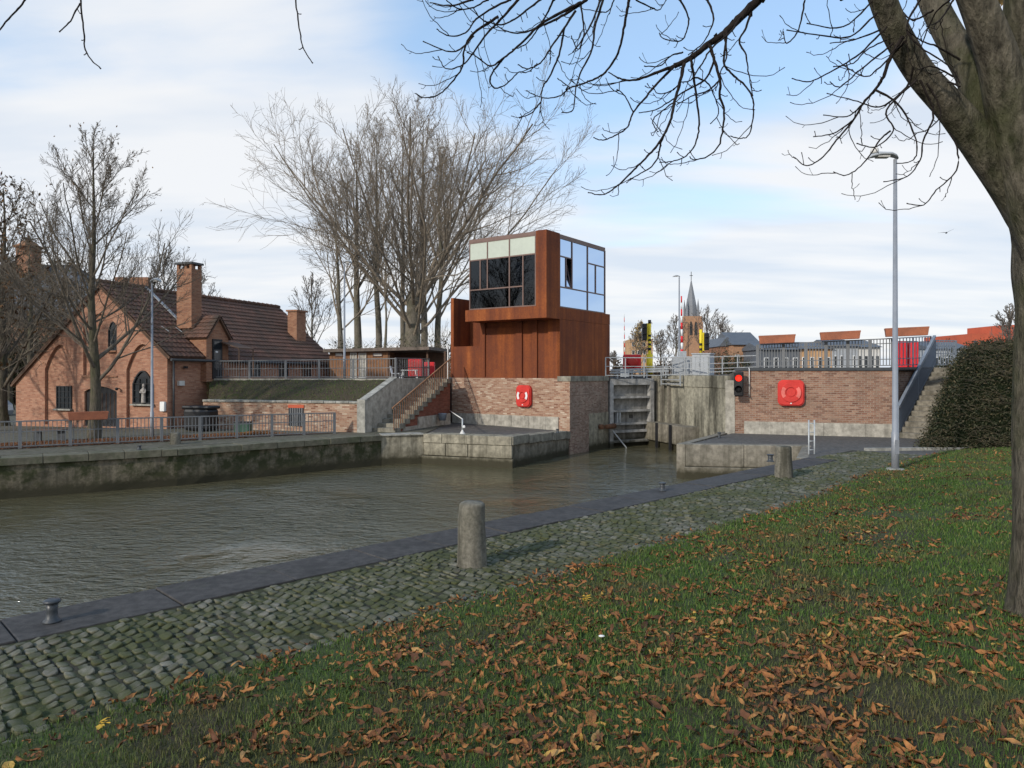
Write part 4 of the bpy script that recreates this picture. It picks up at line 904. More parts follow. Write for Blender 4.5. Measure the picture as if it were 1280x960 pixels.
for a, b in ((mR, m2), (m2, m3), (m3, mL)):
    pane(FP, a+.03, b-.03, zU+.03, ZT-.19, M['glass_front'], fw_); mb = MB(); mb.pbox(FP, a+.04, b-.04, zU+.02, ZT-.2, -.026, -.018); mb.build('roller_blind', M['blind'], fw_)
# side glazing
t1_, t2_, t3_, t4_ = TS.hit(708)[0], TS.hit(715.6)[0], TS.hit(735)[0], TS.hit(745)[0]
sw_ = glazed(TS, 'side_window', .0, tG, ZS+.003, ZT-.165, None, [(t2_, zM, ZT-.17), (t3_, ZS, ZT-.17), (t1_, zM, zU), (t4_, zM, zU)], [(0, t2_, zU), (0, tG, zM), (t3_, tG, zU)])
G2 = M['glass_side']
for a, b, z0, z1 in ((0, t3_, ZS, zM), (t3_, tG, ZS, zM), (0, t1_, zM, zU), (t2_, t3_, zM, ZT-.17), (t3_, t4_, zM, zU), (t4_, tG, zM, zU), (0, t2_, zU, ZT-.17), (t3_, tG, zU, ZT-.17)): pane(TS, a+.03, b-.03, z0+.03, z1-.03, G2, sw_)
mb = MB(); p0 = TS.at(t1_+.04, zU-.05, -.34); p1 = TS.at(t2_-.04, zU-.05, -.34); b0 = TS.at(t1_+.04, zM+.05, -.05); b1 = TS.at(t2_-.04, zM+.05, -.05)
casement = MB()
for a_, b_ in ((p0, p1), (p1, b1), (b1, b0), (b0, p0)): casement.beam(a_, b_, .05, .05)
cs = casement.build('tilted_casement', fb, sw_)
mb = MB(); mb.add([p0, p1, b1, b0], [(0, 1, 2, 3)]); mb.build('pane', G2, sw_)
for a, b in ((0, t2_), (t2_, t3_), (t3_, tG)): mb = MB(); mb.pbox(TS, a+.06, b-.06, zU-(.0 if a != t2_ else .05)+.0, ZT-.2, -.10, -.09); mb.build('roller_blind', M['blind'], sw_)
# left and back glazing
LP_ = Plane(C+U*(sG-.06), V); BP = Plane(C+V*(tG-.04), U)
for nm, pl, a0, a1, div in (('left_window', LP_, -PR+.07, tG, 3), ('back_window', BP, .56, sG-.06, 3)):
    mb = MB(); mb.pbox(pl, a0, a1, ZS, ZS+.05, -.03, .03); mb.pbox(pl, a0, a1, ZT-.24, ZT-.17, -.03, .03); w_o = mb.build(nm, fb, tower)
    for i in range(div+1): mb = MB(); a = a0+(a1-a0)*i/div; mb.pbox(pl, a-.03, a+.03, ZS+.05, ZT-.24, -.028, .028); mb.build('mullion', fb, w_o)
    for i in range(div): a = a0+(a1-a0)*i/div; mb = MB(); mb.pbox(pl, a+.03, a+(a1-a0)/div-.03, ZS+.05, ZT-.24, -.004, .004); mb.build('pane', G1 if nm == 'back_window' else G2, w_o)
# inside: dark core wall, desk, chair back
mb = MB(); mb.pbox(TF, 1.2, 3.75, ZS, ZT-.23, -3.6, -1.9); mb.build('core_wall', M['dark'], tower)
mb = MB(); mb.pbox(TF, 1.3, 4.3, ZS+.7, ZS+.76, -.1, .7); mb.pbox(TF, 1.4, 1.5, ZS, ZS+.7, 0, .6); mb.pbox(TF, 4.1, 4.2, ZS, ZS+.7, 0, .6); dk = mb.build('desk', M['cast'], tower)
for a in (1.7, 2.5, 3.2): mb = MB(); mb.pbox(TF, a, a+.5, ZS+.9, ZS+1.25, .15, .19); mb.pbox(TF, a+.2, a+.3, ZS+.76, ZS+.95, .12, .16); mb.build('monitor', M['black'], dk)
# drain pipe and hose reel post left of the base
mb = MB(); pp_ = TF.at(BL+.12, 0, .15); mb.tube([pp_+Vector((0, 0, .0)), pp_+Vector((0, 0, gz(433, pp_.y)))], .03, 8); o = mb.build('pale_pipe', M['plaster'], None, loc=pp_); tag(o, 'thin pale vertical pipe at the left corner of the tower', 'pipe')
hp = G(578, 543); root = empty('quay_standpipe', hp, 'white standpipe with a splayed foot on the pier edge beside the tower', 'pipe')
mb = MB(); mb.tube([hp, hp+Vector((0, 0, .62))], .03, 8); mb.build('pipe', M['galv'], root)
mb = MB(); mb.tube([hp+Vector((0, 0, .6)), pp_+Vector((0, 0, .62))], .022, 6); mb.build('cross_pipe', M['plaster'], root)
mb = MB(); mb.lathe([(.14, 0), (.11, .03), (.04, .14), (.03, .18)], hp, 10); mb.build('foot', M['plaster'], root)
mb = MB(); mb.box(hp+Vector((.06, 0, .3)), (.1, .08, .1)); mb.build('valve', M['white'], root, bevel=.02)
hb = P(553, 521, 32.4); mb = MB(); mb.lathe([(.15, -.16), (.2, .12), (.21, .14), (.2, .16)], hb, 10); o = mb.build('wall_bin', M['blue_grey'], None, loc=hb); tag(o, 'small blue-grey bin under the outdoor stairs', 'bin')
# lifebuoy cabinets
def cabinet(pl, s_, z_, w, h, label, white):
    c = pl.at(s_, z_, .0); root = empty('lifebuoy_cabinet', c, label, 'lifebuoy cabinet', 'red lifebuoy cabinets on the quay walls')
    def rr(w, h, r, n=6):
        pts = []
        for cx_, cz_, a0 in ((w/2-r, h/2-r, 0), (-w/2+r, h/2-r, 90), (-w/2+r, -h/2+r, 180), (w/2-r, -h/2+r, 270)):
            for i in range(n+1): a = math.radians(a0+90*i/n); pts.append((s_+cx_+r*math.cos(a), z_+cz_+r*math.sin(a)))
        return pts
    mb = MB(); mb.plate(pl, rr(w, h, .2), [], .01, .16); mb.build('back_shell', M['red'], root, bevel=.03)
    mb = MB(); mb.plate(pl, rr(w*.92, h*.92, .18), [], .161, .21); mb.build('cover', M['red'], root, bevel=.03)
    R_ = .27*min(w, h)/.8; circ = lambda r, n=28: [(s_+r*math.cos(2*math.pi*i/n), z_+.02+r*math.sin(2*math.pi*i/n)) for i in range(n)]
    mb = MB(); mb.plate(pl, circ(R_*1.15), [circ(R_*.60)], .21, .25); ring = mb.build('ring', M['red'], root, bevel=.015)
    mb = MB(); mb.plate(pl, circ(R_*.50, 20), [], .21, .24); mb.build('hub', M['red'], root, bevel=.012)
    if white:
        for sg in (-1, 1):
            pts = []
            for i in range(9): a = math.radians(-38+76*i/8); pts.append((s_+sg*R_*1.10*math.cos(a), z_+.02+R_*1.10*math.sin(a)))
            for i in range(8, -1, -1): a = math.radians(-38+76*i/8); pts.append((s_+sg*R_*.70*math.cos(a), z_+.02+R_*.70*math.sin(a)))
            mb = MB(); mb.plate(pl, pts, [], .25, .258); mb.build('reflective_band', M['white'] if white == 1 else M['pinkish'], ring)
    mb = MB(); mb.pbox(pl, s_-.03, s_+.03, z_-h*.42, z_-h*.38, .21, .23); mb.build('latch', M['white'], root)
    return root
M['pinkish'] = paint('worn_pale_band', (.72, .16, .13), .5)
s1_, z1_ = TF.hit(656.5, 495); cabinet(TF, s1_, z1_, .78, .98, 'red lifebuoy cabinet with white ring bands on the brick base of the rusty tower', 1)
s2_, z2_ = RP.hit(988.5, 491); cabinet(RP, s2_, z2_, .96, 1.0, 'larger red lifebuoy cabinet on the brown brick quay wall at the right', 2)
# ------------------------------------------------------------------ lock gate, lock wall
GT = Plane((4.66, 34.15), (2.34, 1.25)); GL = math.hypot(2.34, 1.25); gate = empty('lock_gate', GT.at(0, 0), 'grey steel lock gate leaf with horizontal girders beside the brick pier', 'lock gate')
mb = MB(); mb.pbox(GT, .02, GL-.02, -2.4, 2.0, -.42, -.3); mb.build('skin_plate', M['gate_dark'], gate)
for a, b in ((0, .2), (GL-.24, GL)): mb = MB(); mb.pbox(GT, a, b, -2.4, 2.12, -.4, .0); mb.build('gate_post', M['gate'], gate, bevel=.01)
for i, (z0, z1) in enumerate(((1.82, 2.11), (1.17, 1.27), (.52, .62), (-.10, .0), (-.47, -.35), (-.95, -.83), (-1.5, -1.38))):
    mb = MB(); mb.pbox(GT, .2, GL-.24, z0, z1, -.3, -.012); mb.build('girder', M['gate'], gate)
for a in (.42, .56): mb = MB(); mb.pbox(GT, a, a+.07, .0, .5, -.25, -.02); mb.build('sluice_rod', M['galv'], gate)
for a in (1.95, 2.07): mb = MB(); mb.pbox(GT, a-.6, a-.54, .2, .36, -.3, -.27); mb.build('slot', M['black'], gate)
mb = MB(); mb.beam(GT.at(.1, -.32, .02), GT.at(.85, -1.3, .3), .07, .05); mb.build('brace', M['galv'], gate)
mb = MB(); mb.tube([GT.at(-.5, -.12, .35), GT.at(.2, -.12, .05)], [.1, .13], 10); mb.tube([TSb.at(TR-.9, -.1, .03), TSb.at(TR-.9, -.1, .22)], .12, 10); mb.build('hinge_strut', M['rust'], gate)
LWA, LWB = Vector((7.05, 36.3, 0)), Vector((8.98, 29.9, 0)); LW = Plane(LWA, LWB-LWA); LL = (LWB-LWA).length
lw = empty('lock_side_wall', LWA, 'tall concrete lock side wall with black run-off stains between gate and brick wall', 'wall')
xs = [0, LW.hit(845)[0], LW.hit(872)[0], LW.hit(890)[0], LL]
for a, b in zip(xs[:-1], xs[1:]): mb = MB(); mb.pbox(LW, a+.006, b-.006, -2.6, 1.75, -.8, 0); mb.build('wall_panel', M['lock_wall'], lw, bevel=.01); mb = MB(); mb.pbox(LW, a+.006, b-.006, 1.76, 2.28, -.82, .035); mb.build('cap_beam', M['lock_wall'], lw, bevel=.01)
for px in (822, 829, 838): a = LW.hit(px)[0]; mb = MB(); mb.pbox(LW, a-.09, a+.09, -.0, 2.1, 0, .14); mb.build('guide_rail', M['quay_block'], lw)
for i in range(3): a0, a1 = [LW.hit(p)[0] for p in ((819, 838), (839, 857), (858, 874))[i]]; mb = MB(); mb.pbox(LW, a0, a1-.02, -.85, .0, 0, .75); mb.build('ledge_block', M['quay_block'], lw, bevel=.02)
mb = MB(); mb.pbox(LW, LW.hit(819)[0], LW.hit(874)[0], -2.5, -.86, 0, .6); mb.build('ledge_foot', M['quay_wall'], lw)
for px in (821, 839.5, 857): a = LW.hit(px)[0]; mb = MB(); mb.pbox(LW, a-.05, a+.05, -1.6, .02, .75, .85); mb.build('fender_post', M['dark'], lw)
mb = MB(); a0, a1 = LW.hit(833)[0], LW.hit(857)[0]
for z in (2.05, 1.85): mb.pbox(LW, a0, a1, z, z+.05, .25, .3)
for a in (a0, a1): mb.pbox(LW, a-.03, a+.03, 1.8, 2.45, .25, .3)
mb.build('small_guard_rail', M['galv'], lw)
# walkway and railing above the gate
def P2(px, Y): return (gx(px, Y), Y)
railing('lock_railing', 'galvanised three-bar railing above the lock gate', P2(757, 34.0), P2(858, 34.8), 2.2, 3.12, 2.2, 3.12, [0, .24, .47, .74, 1], 0, M['galv'], mids=(.55,), postw=.05)
railing('lock_railing', 'galvanised railing with close mesh in front of the grey control cabinets', P2(829, 34.6), P2(885, 32.6), 2.25, 3.12, 2.25, 3.12, [0, .5, 1], .22, M['galv'], mids=(.7, .4), postw=.05, barw=.014)
railing('lock_railing', 'galvanised railing linking the control cabinets to the blue-grey bridge railing', P2(886, 32.6), P2(946, 30.0), 2.35, 3.12, 2.45, 3.12, [0, .3, .62, 1], 0, M['galv'], mids=(.6, .3), postw=.05)
mb = MB(); q0, q1 = P(889, 475, 31.5), P(931, 470, 30.0); mb.prism([q0, q0+Vector((.1, .9, 0)), q1+Vector((.1, .9, .15)), q1+Vector((0, 0, .15))], (0, 0, -.14)); o = mb.build('steel_walkway', M['cabinet'], None, loc=q0, uv=False); tag(o, 'grey steel walkway plate above the lock wall beside the red signal', 'walkway')
# control cabinets
def steelbox(px0, px1, yt, yb, Y, dep, label, cat='cabinet', mat='cabinet', rz=-.15, doors=2):
    c = P((px0+px1)/2, yb, Y); w = gx(px1, Y)-gx(px0, Y); h = gz(yt, Y)-gz(yb, Y); root = empty('control_cabinet', c, label, cat); ax = (Vector((math.cos(rz), math.sin(rz), 0)), Vector((-math.sin(rz), math.cos(rz), 0)), Vector((0, 0, 1)))
    mb = MB(); mb.box(c+Vector((0, 0, h/2)), (w, dep, h), a=ax); mb.build('housing', M[mat], root, bevel=.01)
    mb = MB(); mb.box(c+Vector((0, 0, h+.025)), (w+.08, dep+.08, .05), a=ax); mb.build('lid', M[mat], root, bevel=.01)
    for i in range(doors):
        mb = MB(); cx_ = (i+.5)/doors-.5; f = c+ax[0]*(cx_*w)-ax[1]*(dep/2+.012); mb.box(f+Vector((0, 0, h/2)), (w/doors-.05, .02, h-.1), a=ax); d_ = mb.build('door', M[mat], root)
        mb = MB(); mb.box(f+ax[0]*(w/doors*.35)-ax[1]*.02+Vector((0, 0, h*.5)), (.03, .03, .14), a=ax); mb.build('handle', M['dark'], d_)
steelbox(841, 868, 447, 469, 35.5, .9, 'grey steel control cabinet, lower one, behind the lock railing')
steelbox(868, 890, 443, 469, 35.0, .9, 'taller grey steel control cabinet beside the black and yellow signal', rz=-.5)
# striped signal posts
def striped(px, yt, yb, Y, label, bands, r=.085, boxside=-1, boxy=None):
    b = P(px, yb, Y); h = gz(yt, Y)-b.z; root = empty('signal_post', b, label, 'signal post', 'yellow and black signal posts')
    mb = MB(); mb.tube([b, b+Vector((0, 0, h))], r*.85, 10); mb.build('post', M['yellow'], root)
    for z0, z1 in bands: mb = MB(); mb.tube([b+Vector((0, 0, h*z0)), b+Vector((0, 0, h*z1))], r*.87, 10); mb.build('black_band', M['black'], root)
    z = gz(boxy, Y)-b.z; c = b+Vector((boxside*.27, 0, z)); mb = MB(); mb.box(c, (.24, .26, .86)); sb = mb.build('signal_head', M['black'], root, bevel=.03)
    mb = MB(); mb.box(c+Vector((0, -.2, .22)), (.2, .2, .03)); mb.box(c+Vector((0, -.2, -.1)), (.2, .2, .03)); mb.build('visor', M['black'], sb)
    mb = MB(); mb.box(b+Vector((boxside*.1, 0, z)), (.16, .05, .9)); mb.build('bracket', M['yellow'], sb)
    return root
st = striped(812, 400, 468, 37, 'tall yellow post with black bands carrying a black signal head above the lock gate', [(.44, .49), (.53, .57), (.61, .65), (.69, .73), (.93, 1)], .095, -1, 415)
mb = MB(); b = P(812, 468, 37); mb.tube([b, b+Vector((0, 0, 1.05))], .17, 10); mb.build('thick_foot', M['yellow'], st)
striped(876, 412, 443, 36, 'short yellow and black signal post rising behind the grey cabinets', [(.15, .25), (.35, .45)], .085, 1, 427)
# raised barriers
def barrier(px, yt, yb, Y, label, n=12, r=.07):
    b = P(px, yb, Y); h = gz(yt, Y)-b.z; root = empty('raised_barrier', b, label, 'barrier', 'raised red and white bridge barriers'); tilt = Vector((-.01, 0, 1))
    for i in range(n): z0, z1 = h*i/n, h*(i+1)/n; rr_ = r*(1-.55*i/n); mb = MB(); mb.tube([b+tilt*z0, b+tilt*(z1-.004)], rr_, 6); mb.build('red_section' if i % 2 else 'white_section', M['red_cloth'] if i % 2 == 0 else M['white'], root)
    mb = MB(); mb.box(b+Vector((0, 0, -.3)), (.5, .4, 1.2)); mb.build('drive_box', M['galv'], root, bevel=.03)
barrier(852.5, 370, 445, 46, 'raised red and white bridge barrier in front of the church tower', 9, .085)
barrier(781, 392, 466, 44, 'slender raised barrier pole just right of the rusty tower', 14, .035)
# lifebuoy box on post, guard rail on the bridge
b = P(790, 468, 38); root = empty('lifebuoy_box', b, 'red lifebuoy box on a post behind the lock gate railing', 'lifebuoy cabinet'); mb = MB(); mb.box(b+Vector((0, 0, .66)), (.95, .25, .78)); mb.build('case', M['red_cloth'], root, bevel=.08)
mb = MB(); mb.lathe([(.2, 0), (.28, .03), (.28, .06), (.2, .09)], b+Vector((0, -.13, .66)), 16, axis=(0, -1, 0)); mb.build('ring', M['red'], root); mb = MB(); mb.box(b+Vector((0, 0, .1)), (.1, .1, .6)); mb.build('post', M['wood'], root)
g0_, g1_ = P(763, 466, 36.5), P(836, 463.5, 36.5); root = empty('guard_rail', g0_, 'pale corrugated road guard rail behind the lock railing', 'guard rail'); mb = MB(); [mb.beam(g0_+Vector((0, 0, z)), g1_+Vector((0, 0, z)), .05, .1) for z in (0, .13)]; mb.build('beam', M['galv'], root)
for i in range(4): p = g0_.lerp(g1_, (i+.5)/4); mb = MB(); mb.box((p.x, p.y+.06, 2.3), (.08, .06, .5)); mb.build('post', M['galv'], root)
# red traffic light on the quay wall corner
tl = P(923.5, 480, 28.15); root = empty('traffic_light', tl, 'black boat signal with its red lamp lit, at the corner of the brown brick wall', 'traffic light')
rz = -.35; ax = (Vector((math.cos(rz), math.sin(rz), 0)), Vector((-math.sin(rz), math.cos(rz), 0)), Vector((0, 0, 1)))
mb = MB(); mb.box(tl, (.36, .26, .98), a=ax); mb.build('housing', M['black'], root, bevel=.05)
mr_ = MT('lit_red_lamp', .4); mr_.col((.8, .02, .01)); mr_.b.inputs['Emission Color'].default_value = (1, .03, .015, 1); mr_.b.inputs['Emission Strength'].default_value = 1.3; M['redlamp'] = mr_.m
for i, z in enumerate((.23, -.2)):
    c = tl-ax[1]*.135+Vector((0, 0, z)); mb = MB(); mb.lathe([(.12, 0), (.125, .012), (.09, .03), (.01, .04)], c, 16, axis=-ax[1]); l_ = mb.build('red_lens' if i == 0 else 'dark_lens', M['redlamp'] if i == 0 else M['black'], root)
    vs = []; fs = []
    for k in range(13):
        a = math.radians(-10+200*k/12)
        for r in (.14, .155):
            for d in (0, .24): vs.append(c+ax[0]*math.cos(a)*r+Vector((0, 0, math.sin(a)*r))-ax[1]*d)
    for k in range(12):
        q = k*4; fs += [(q, q+1, q+5, q+4), (q+2, q+6, q+7, q+3), (q+1, q+3, q+7, q+5)]
    mb = MB(); mb.add(vs, fs); mb.build('visor', M['black'], l_, uv=False)
mb = MB(); mb.beam(tl+ax[1]*.12, tl+ax[1]*.5, .06, .06); mb.build('bracket', M['dark'], root)
p = RP.at(.55, 1.45, .1); mb = MB(); mb.tube([p, p+Vector((0, 0, 1.1)), p+Vector((0, .1, 1.15))], .018, 6); o = mb.build('pale_conduit', M['plaster'], None, loc=p); tag(o, 'thin pale conduit on the brick wall beside the red boat signal', 'pipe')
# ladder in the quay block corner
la = P(1010.5, 571, 20.6); root = empty('quay_ladder', (la.x, la.y, 0), 'pale steel ladder rising above the corner of the quay block', 'ladder')
lx = [P(1011, 540, 21.3), P(1018, 540, 21.3)]; zt = gz(525, 21.3)
for q in lx: mb = MB(); mb.tube([Vector((q.x, q.y, -.55)), Vector((q.x, q.y, zt))], .022, 8); mb.build('rail', M['galv'], root)
for i in range(6): z = -.4+i*.26; mb = MB(); mb.tube([Vector((lx[0].x, lx[0].y, z)), Vector((lx[1].x, lx[1].y, z))], .014, 6); mb.build('rung', M['galv'], root)
# stone bollards, cast mooring bollards
def stone_bollard(px, py, h, r, label, top=.0):
    g = G(px, py); mb = MB(); prof = [(r*1.16, -.05), (r*1.14, .02), (r*1.10, h*.3), (r*1.03, h*.7), (r*1.0, h-.05), (r*.97, h-.02), (r*.85, h), (r*.3, h+.006)]
    mb.lathe(prof, g, 22); mb.v = [tuple(Vector(v)+Vector((mnoise.noise(Vector(v)*4), mnoise.noise(Vector(v)*4+Vector((5, 0, 0))), .3*mnoise.noise(Vector(v)*6)))*.02) for v in mb.v]
    o = mb.build('stone_bollard', M['stone'], None, loc=g, uv=False); tag(o, label, 'bollard', 'old stone mooring posts'); return o
stone_bollard(590, 707, .79, .165, 'large old stone mooring post on the near cobbles, standing nearest')
stone_bollard(979.5, 597, .72, .175, 'old stone mooring post farther off on the cobbles, near the ladder')
stone_bollard(219, 555, .38, .16, 'short stubby stone mooring post on the far quay in front of the railing')
def cast_bollard(px, py, h, label, r=.055):
    g = G(px, py, .02); root = empty('mooring_bollard', g, label, 'mooring bollard', 'small grey cast iron mooring bollards')
    mb = MB(); mb.lathe([(r*1.5, 0), (r*1.4, .015), (r*1.0, .03), (r*.85, h*.5), (r*1.0, h*.82)], g, 14); mb.build('stem', M['cast'], root)
    mb = MB(); mb.lathe([(r*1.0, h*.8), (r*1.35, h*.86), (r*1.4, h*.93), (r*1.1, h*.99), (r*.3, h)], g, 14); mb.build('head', M['cast'], root)
cast_bollard(65, 777, .215, 'small grey cast iron bollard on the dark quay edge at the far left')
cast_bollard(828, 613.5, .17, 'small cast iron bollard on the quay edge before the lock opening')
cast_bollard(963, 577, .2, 'small cast iron bollard beside the farther stone post', .07)
cast_bollard(174, 562, .13, 'tiny iron bollard on the far quay edge before the chapel door')
cast_bollard(697, 541, .16, 'tiny iron stud on the paving right of the standpipe')
cast_bollard(899, 547, .2, 'small iron bollard on top of the grey quay block')
# ------------------------------------------------------------------ street lamps
def street_lamp(px, Y, zb, yt, arm, label, r=.085, foot=False, head=.62):
    b = Vector((gx(px, Y), Y, zb)); zt = gz(yt, Y); root = empty('street_lamp', b, label, 'street lamp', 'grey street lamps')
    mb = MB(); mb.tube([b, b+Vector((0, 0, .95)), b+Vector((0, 0, .96)), Vector((b.x, b.y, zt-.1))], [r*1.05, r*1.02, r*.85, r*.5], 12); mb.build('pole', M['pole'], root)
    t = Vector((b.x, b.y, zt-.08)); s = arm; mb = MB()
    prof = [(.06, .0, .05), (.0, .05, .06), (-.12, .09, .07), (-.4*head/.62, .085, .085), (-.62*head/.62, .04, .07), (-.70*head/.62, .0, .03)]
    vs = []; fs = []
    for i, (x, z, hh) in enumerate(prof):
        wd = (.05, .1, .13, .14, .11, .04)[i]
        for k in range(10): a = 2*math.pi*k/10; vs.append(t+Vector((x*s, math.cos(a)*wd, z+math.sin(a)*hh*(.9 if math.sin(a) > 0 else .45))))
    for i in range(5):
        for k in range(10): f = (i*10+k, i*10+(k+1) % 10, i*10+10+(k+1) % 10, i*10+10+k); fs.append(f if s < 0 else f[::-1])
    fs += [tuple(range(10)), tuple(reversed(range(50, 60)))]; mb.add(vs, fs, True); hd = mb.build('lamp_head', M['cabinet'], root, uv=False)
    mb = MB(); mb.box(t+Vector((-.32*s*head/.62, 0, .035)), (.3*head/.62, .18, .03)); mb.build('lens', M['plaster'], hd)
    if foot:
        mb = MB(); mb.lathe([(.22, -.1), (.22, .04), (.19, .07), (.08, .075)], b, 14); mb.build('concrete_foot', M['kerbstone'], root)
        mb = MB(); mb.box(b+Vector((0, -r, .6)), (.1, .015, .35)); mb.build('hatch', M['pole'], root)
        mb = MB(); c = t+Vector((-.52*head/.62, 0, .12)); mb.lathe([(.09, 0), (.1, .04), (.085, .12), (.04, .17), (.005, .18)], c, 12); mb.build('photo_cell', M['plaster'], hd)
    return root
lb = G(1119, 589); street_lamp(1119, lb.y, .0, 194, 1, 'tall grey street lamp standing nearest, at the edge of the lawn', .085, True, .6)
street_lamp(430.5, 32.0, 2.14, 327, -1, 'grey street lamp on the raised terrace by the wooden pavilion', .06, head=.3)
street_lamp(190, 26.6, .0, 350, -1, 'grey street lamp on the far quay in front of the niche window', .065, head=.3)
street_lamp(849, 62, 2.1, 345, 1, 'distant grey street lamp in front of the church spire', .1, head=.5)
# terracotta planters
def planter(c, ax, w, h, d, label, tilt=.0, grp='terracotta planters hung on the railings'):
    root = empty('planter', c, label, 'planter', grp); ay = Vector((-ax.y, ax.x, 0)); z = Vector((0, 0, 1)); ax = (ax+z*tilt).normalized()
    def ring(k, zz, inn=0): return [c+ax*(sx*(w/2*k-inn))+ay*(sy*(d/2*k-inn))+z*zz for sx, sy in ((-1, -1), (1, -1), (1, 1), (-1, 1))]
    vs = ring(.94, 0)+ring(.985, h*.8)+ring(1.0, h*.82)+ring(1.0, h)+ring(1.0, h, .03)+ring(.95, h*.7, .03); fs = [(3, 2, 1, 0)]
    for i in range(5):
        for k in range(4): fs.append((i*4+k, i*4+(k+1) % 4, i*4+4+(k+1) % 4, i*4+4+k))
    fs.append((20, 21, 22, 23)); mb = MB(); mb.add(vs, fs); mb.build('trough', M['terracotta'], root, bevel=.012)
    mb = MB(); mb.box(c+z*h*.72, (w*.88, d*.7, .05), a=(ax, ay, z)); mb.build('soil', M['lawn'], root)
    return root
RPu = RP.d
for px0, px1, yt, yb, lab, tl_ in ((949, 993, 418, 429, 'leftmost of the three terracotta planters on the bridge railing', .03), (1026, 1073, 413.5, 424.5, 'middle terracotta planter on the bridge railing', .035), (1107.5, 1157, 408.5, 420, 'rightmost terracotta planter on the bridge railing, behind the tall lamp post', .03)):
    pxm = (px0+px1)/2; a_, _ = RP.hit(pxm); q = RP.at(a_, 0, .12); w_ = (px1-px0)/FOC*q.y*1.03; q.z = gz(yb, q.y); planter(q, RPu, w_*.96, (yb-yt)/FOC*q.y*.92, .30, lab, tl_)
a_, _ = pr.hit(110); q = pr.at(a_, 0, .1); q.z = gz(524.5, q.y); planter(q, dd, 1.16, .26, .3, 'long terracotta planter on the far quay railing before the tree trunk')
# ------------------------------------------------------------------ wooden pavilion on the terrace
WP = Plane(P2(412, 41), (1, .0)); pv = empty('garden_pavilion', WP.at(0, 2.1), 'low flat-roofed brown timber pavilion with an open side on the terrace', 'pavilion')
X = lambda px, Y=41: WP.hit(px)[0]
ztop = gz(437, 41); mb = MB(); mb.pbox(WP, 0, X(485), 2.05, ztop-.1, -2.4, 0); mb.build('wall', M['wood'], pv)
n = int(X(485)/.16)
for i in range(n): a = X(485)*i/n; mb = MB(); mb.pbox(WP, a+.006, a+X(485)/n-.006, 2.06, ztop-.12, 0, .022); mb.build('board', M['wood'], pv)
mb = MB(); mb.prism([WP.at(X(406), ztop+.02, .35), WP.at(X(537), ztop+.16, .35), WP.at(X(560), ztop+.1, -2.6), WP.at(X(415), ztop, -2.6)], (0, 0, -.18)); mb.build('flat_roof', M['felt'], pv)
mb = MB(); mb.pbox(WP, X(485), X(556), 2.05, ztop-.1, -2.4, -2.3); mb.build('dark_back_wall', M['wood_dark'], pv)
for px in (486, 534, 556): mb = MB(); mb.pbox(WP, X(px)-.05, X(px)+.05, 2.05, ztop-.1, -.1, .0); mb.build('post', M['wood_dark'], pv)
for px0, px1 in ((438, 446), (448.5, 458)):
    fr_ = window(WP, X(px0), X(px1), 2.1, gz(441, 41), .025, 2, 3, M['plaster'], pv, gmat=M['plinth'], name='glazed_door')
for px0, px1 in ((419, 429), (466, 478)): window(WP, X(px0), X(px1), gz(445.5, 41), gz(441, 41), .025, 1, 1, M['frame_brown'], pv, gmat=M['plaster'])
mb = MB(); c = P(519.5, 472, 38.5); mb.box(c+Vector((0, 0, .52)), (.72, .5, .95)); o = mb.build('red_cooler', M['red_cloth'], None, loc=c, bevel=.04); tag(o, 'bright red box standing in the open side of the pavilion', 'box')
mb = MB(); mb.box(c+Vector((0, -.255, .5)), (.6, .02, .7)); mb.build('front_panel', M['red'], o)
mb = MB(); c = P(537, 472, 39.5); mb.box(c+Vector((0, 0, .45)), (.55, .5, .8)); o = mb.build('red_cabinet', M['red_cloth'], None, loc=c, bevel=.03); tag(o, 'darker red cabinet in shade at the right end of the pavilion', 'box')
mb = MB(); mb.box(c+Vector((0, -.26, .45)), (.03, .02, .6)); mb.build('handle', M['dark'], o)
tbx = P(512, 473, 35.0); root = empty('garden_table', tbx, 'white garden table on the terrace before the red box', 'table'); mb = MB(); mb.box(tbx+Vector((0, 0, .4)), (.8, .5, .03)); mb.build('table_top', M['white'], root)
for sx_ in (-.34, .34):
    for sy_ in (-.2, .2): mb = MB(); mb.beam(tbx+Vector((sx_*1.1, sy_, -.05)), tbx+Vector((sx_*.9, sy_, .39)), .03, .03); mb.build('leg', M['white'], root)
cb_ = P(495, 473, 35.2); root = empty('garden_chair', cb_, 'white garden chair left of the white table', 'chair'); mb = MB(); mb.box(cb_+Vector((0, 0, .24)), (.4, .4, .04)); mb.build('seat', M['white'], root)
mb = MB(); mb.beam(cb_+Vector((-.2, 0, .26)), cb_+Vector((-.28, 0, .6)), .38, .03, up=(1, 0, 0)); mb.build('backrest', M['white'], root)
for sx_ in (-.17, .17):
    for sy_ in (-.17, .17): mb = MB(); mb.beam(cb_+Vector((sx_*1.2, sy_, -.05)), cb_+Vector((sx_, sy_, .23)), .03, .03); mb.build('leg', M['white'], root)
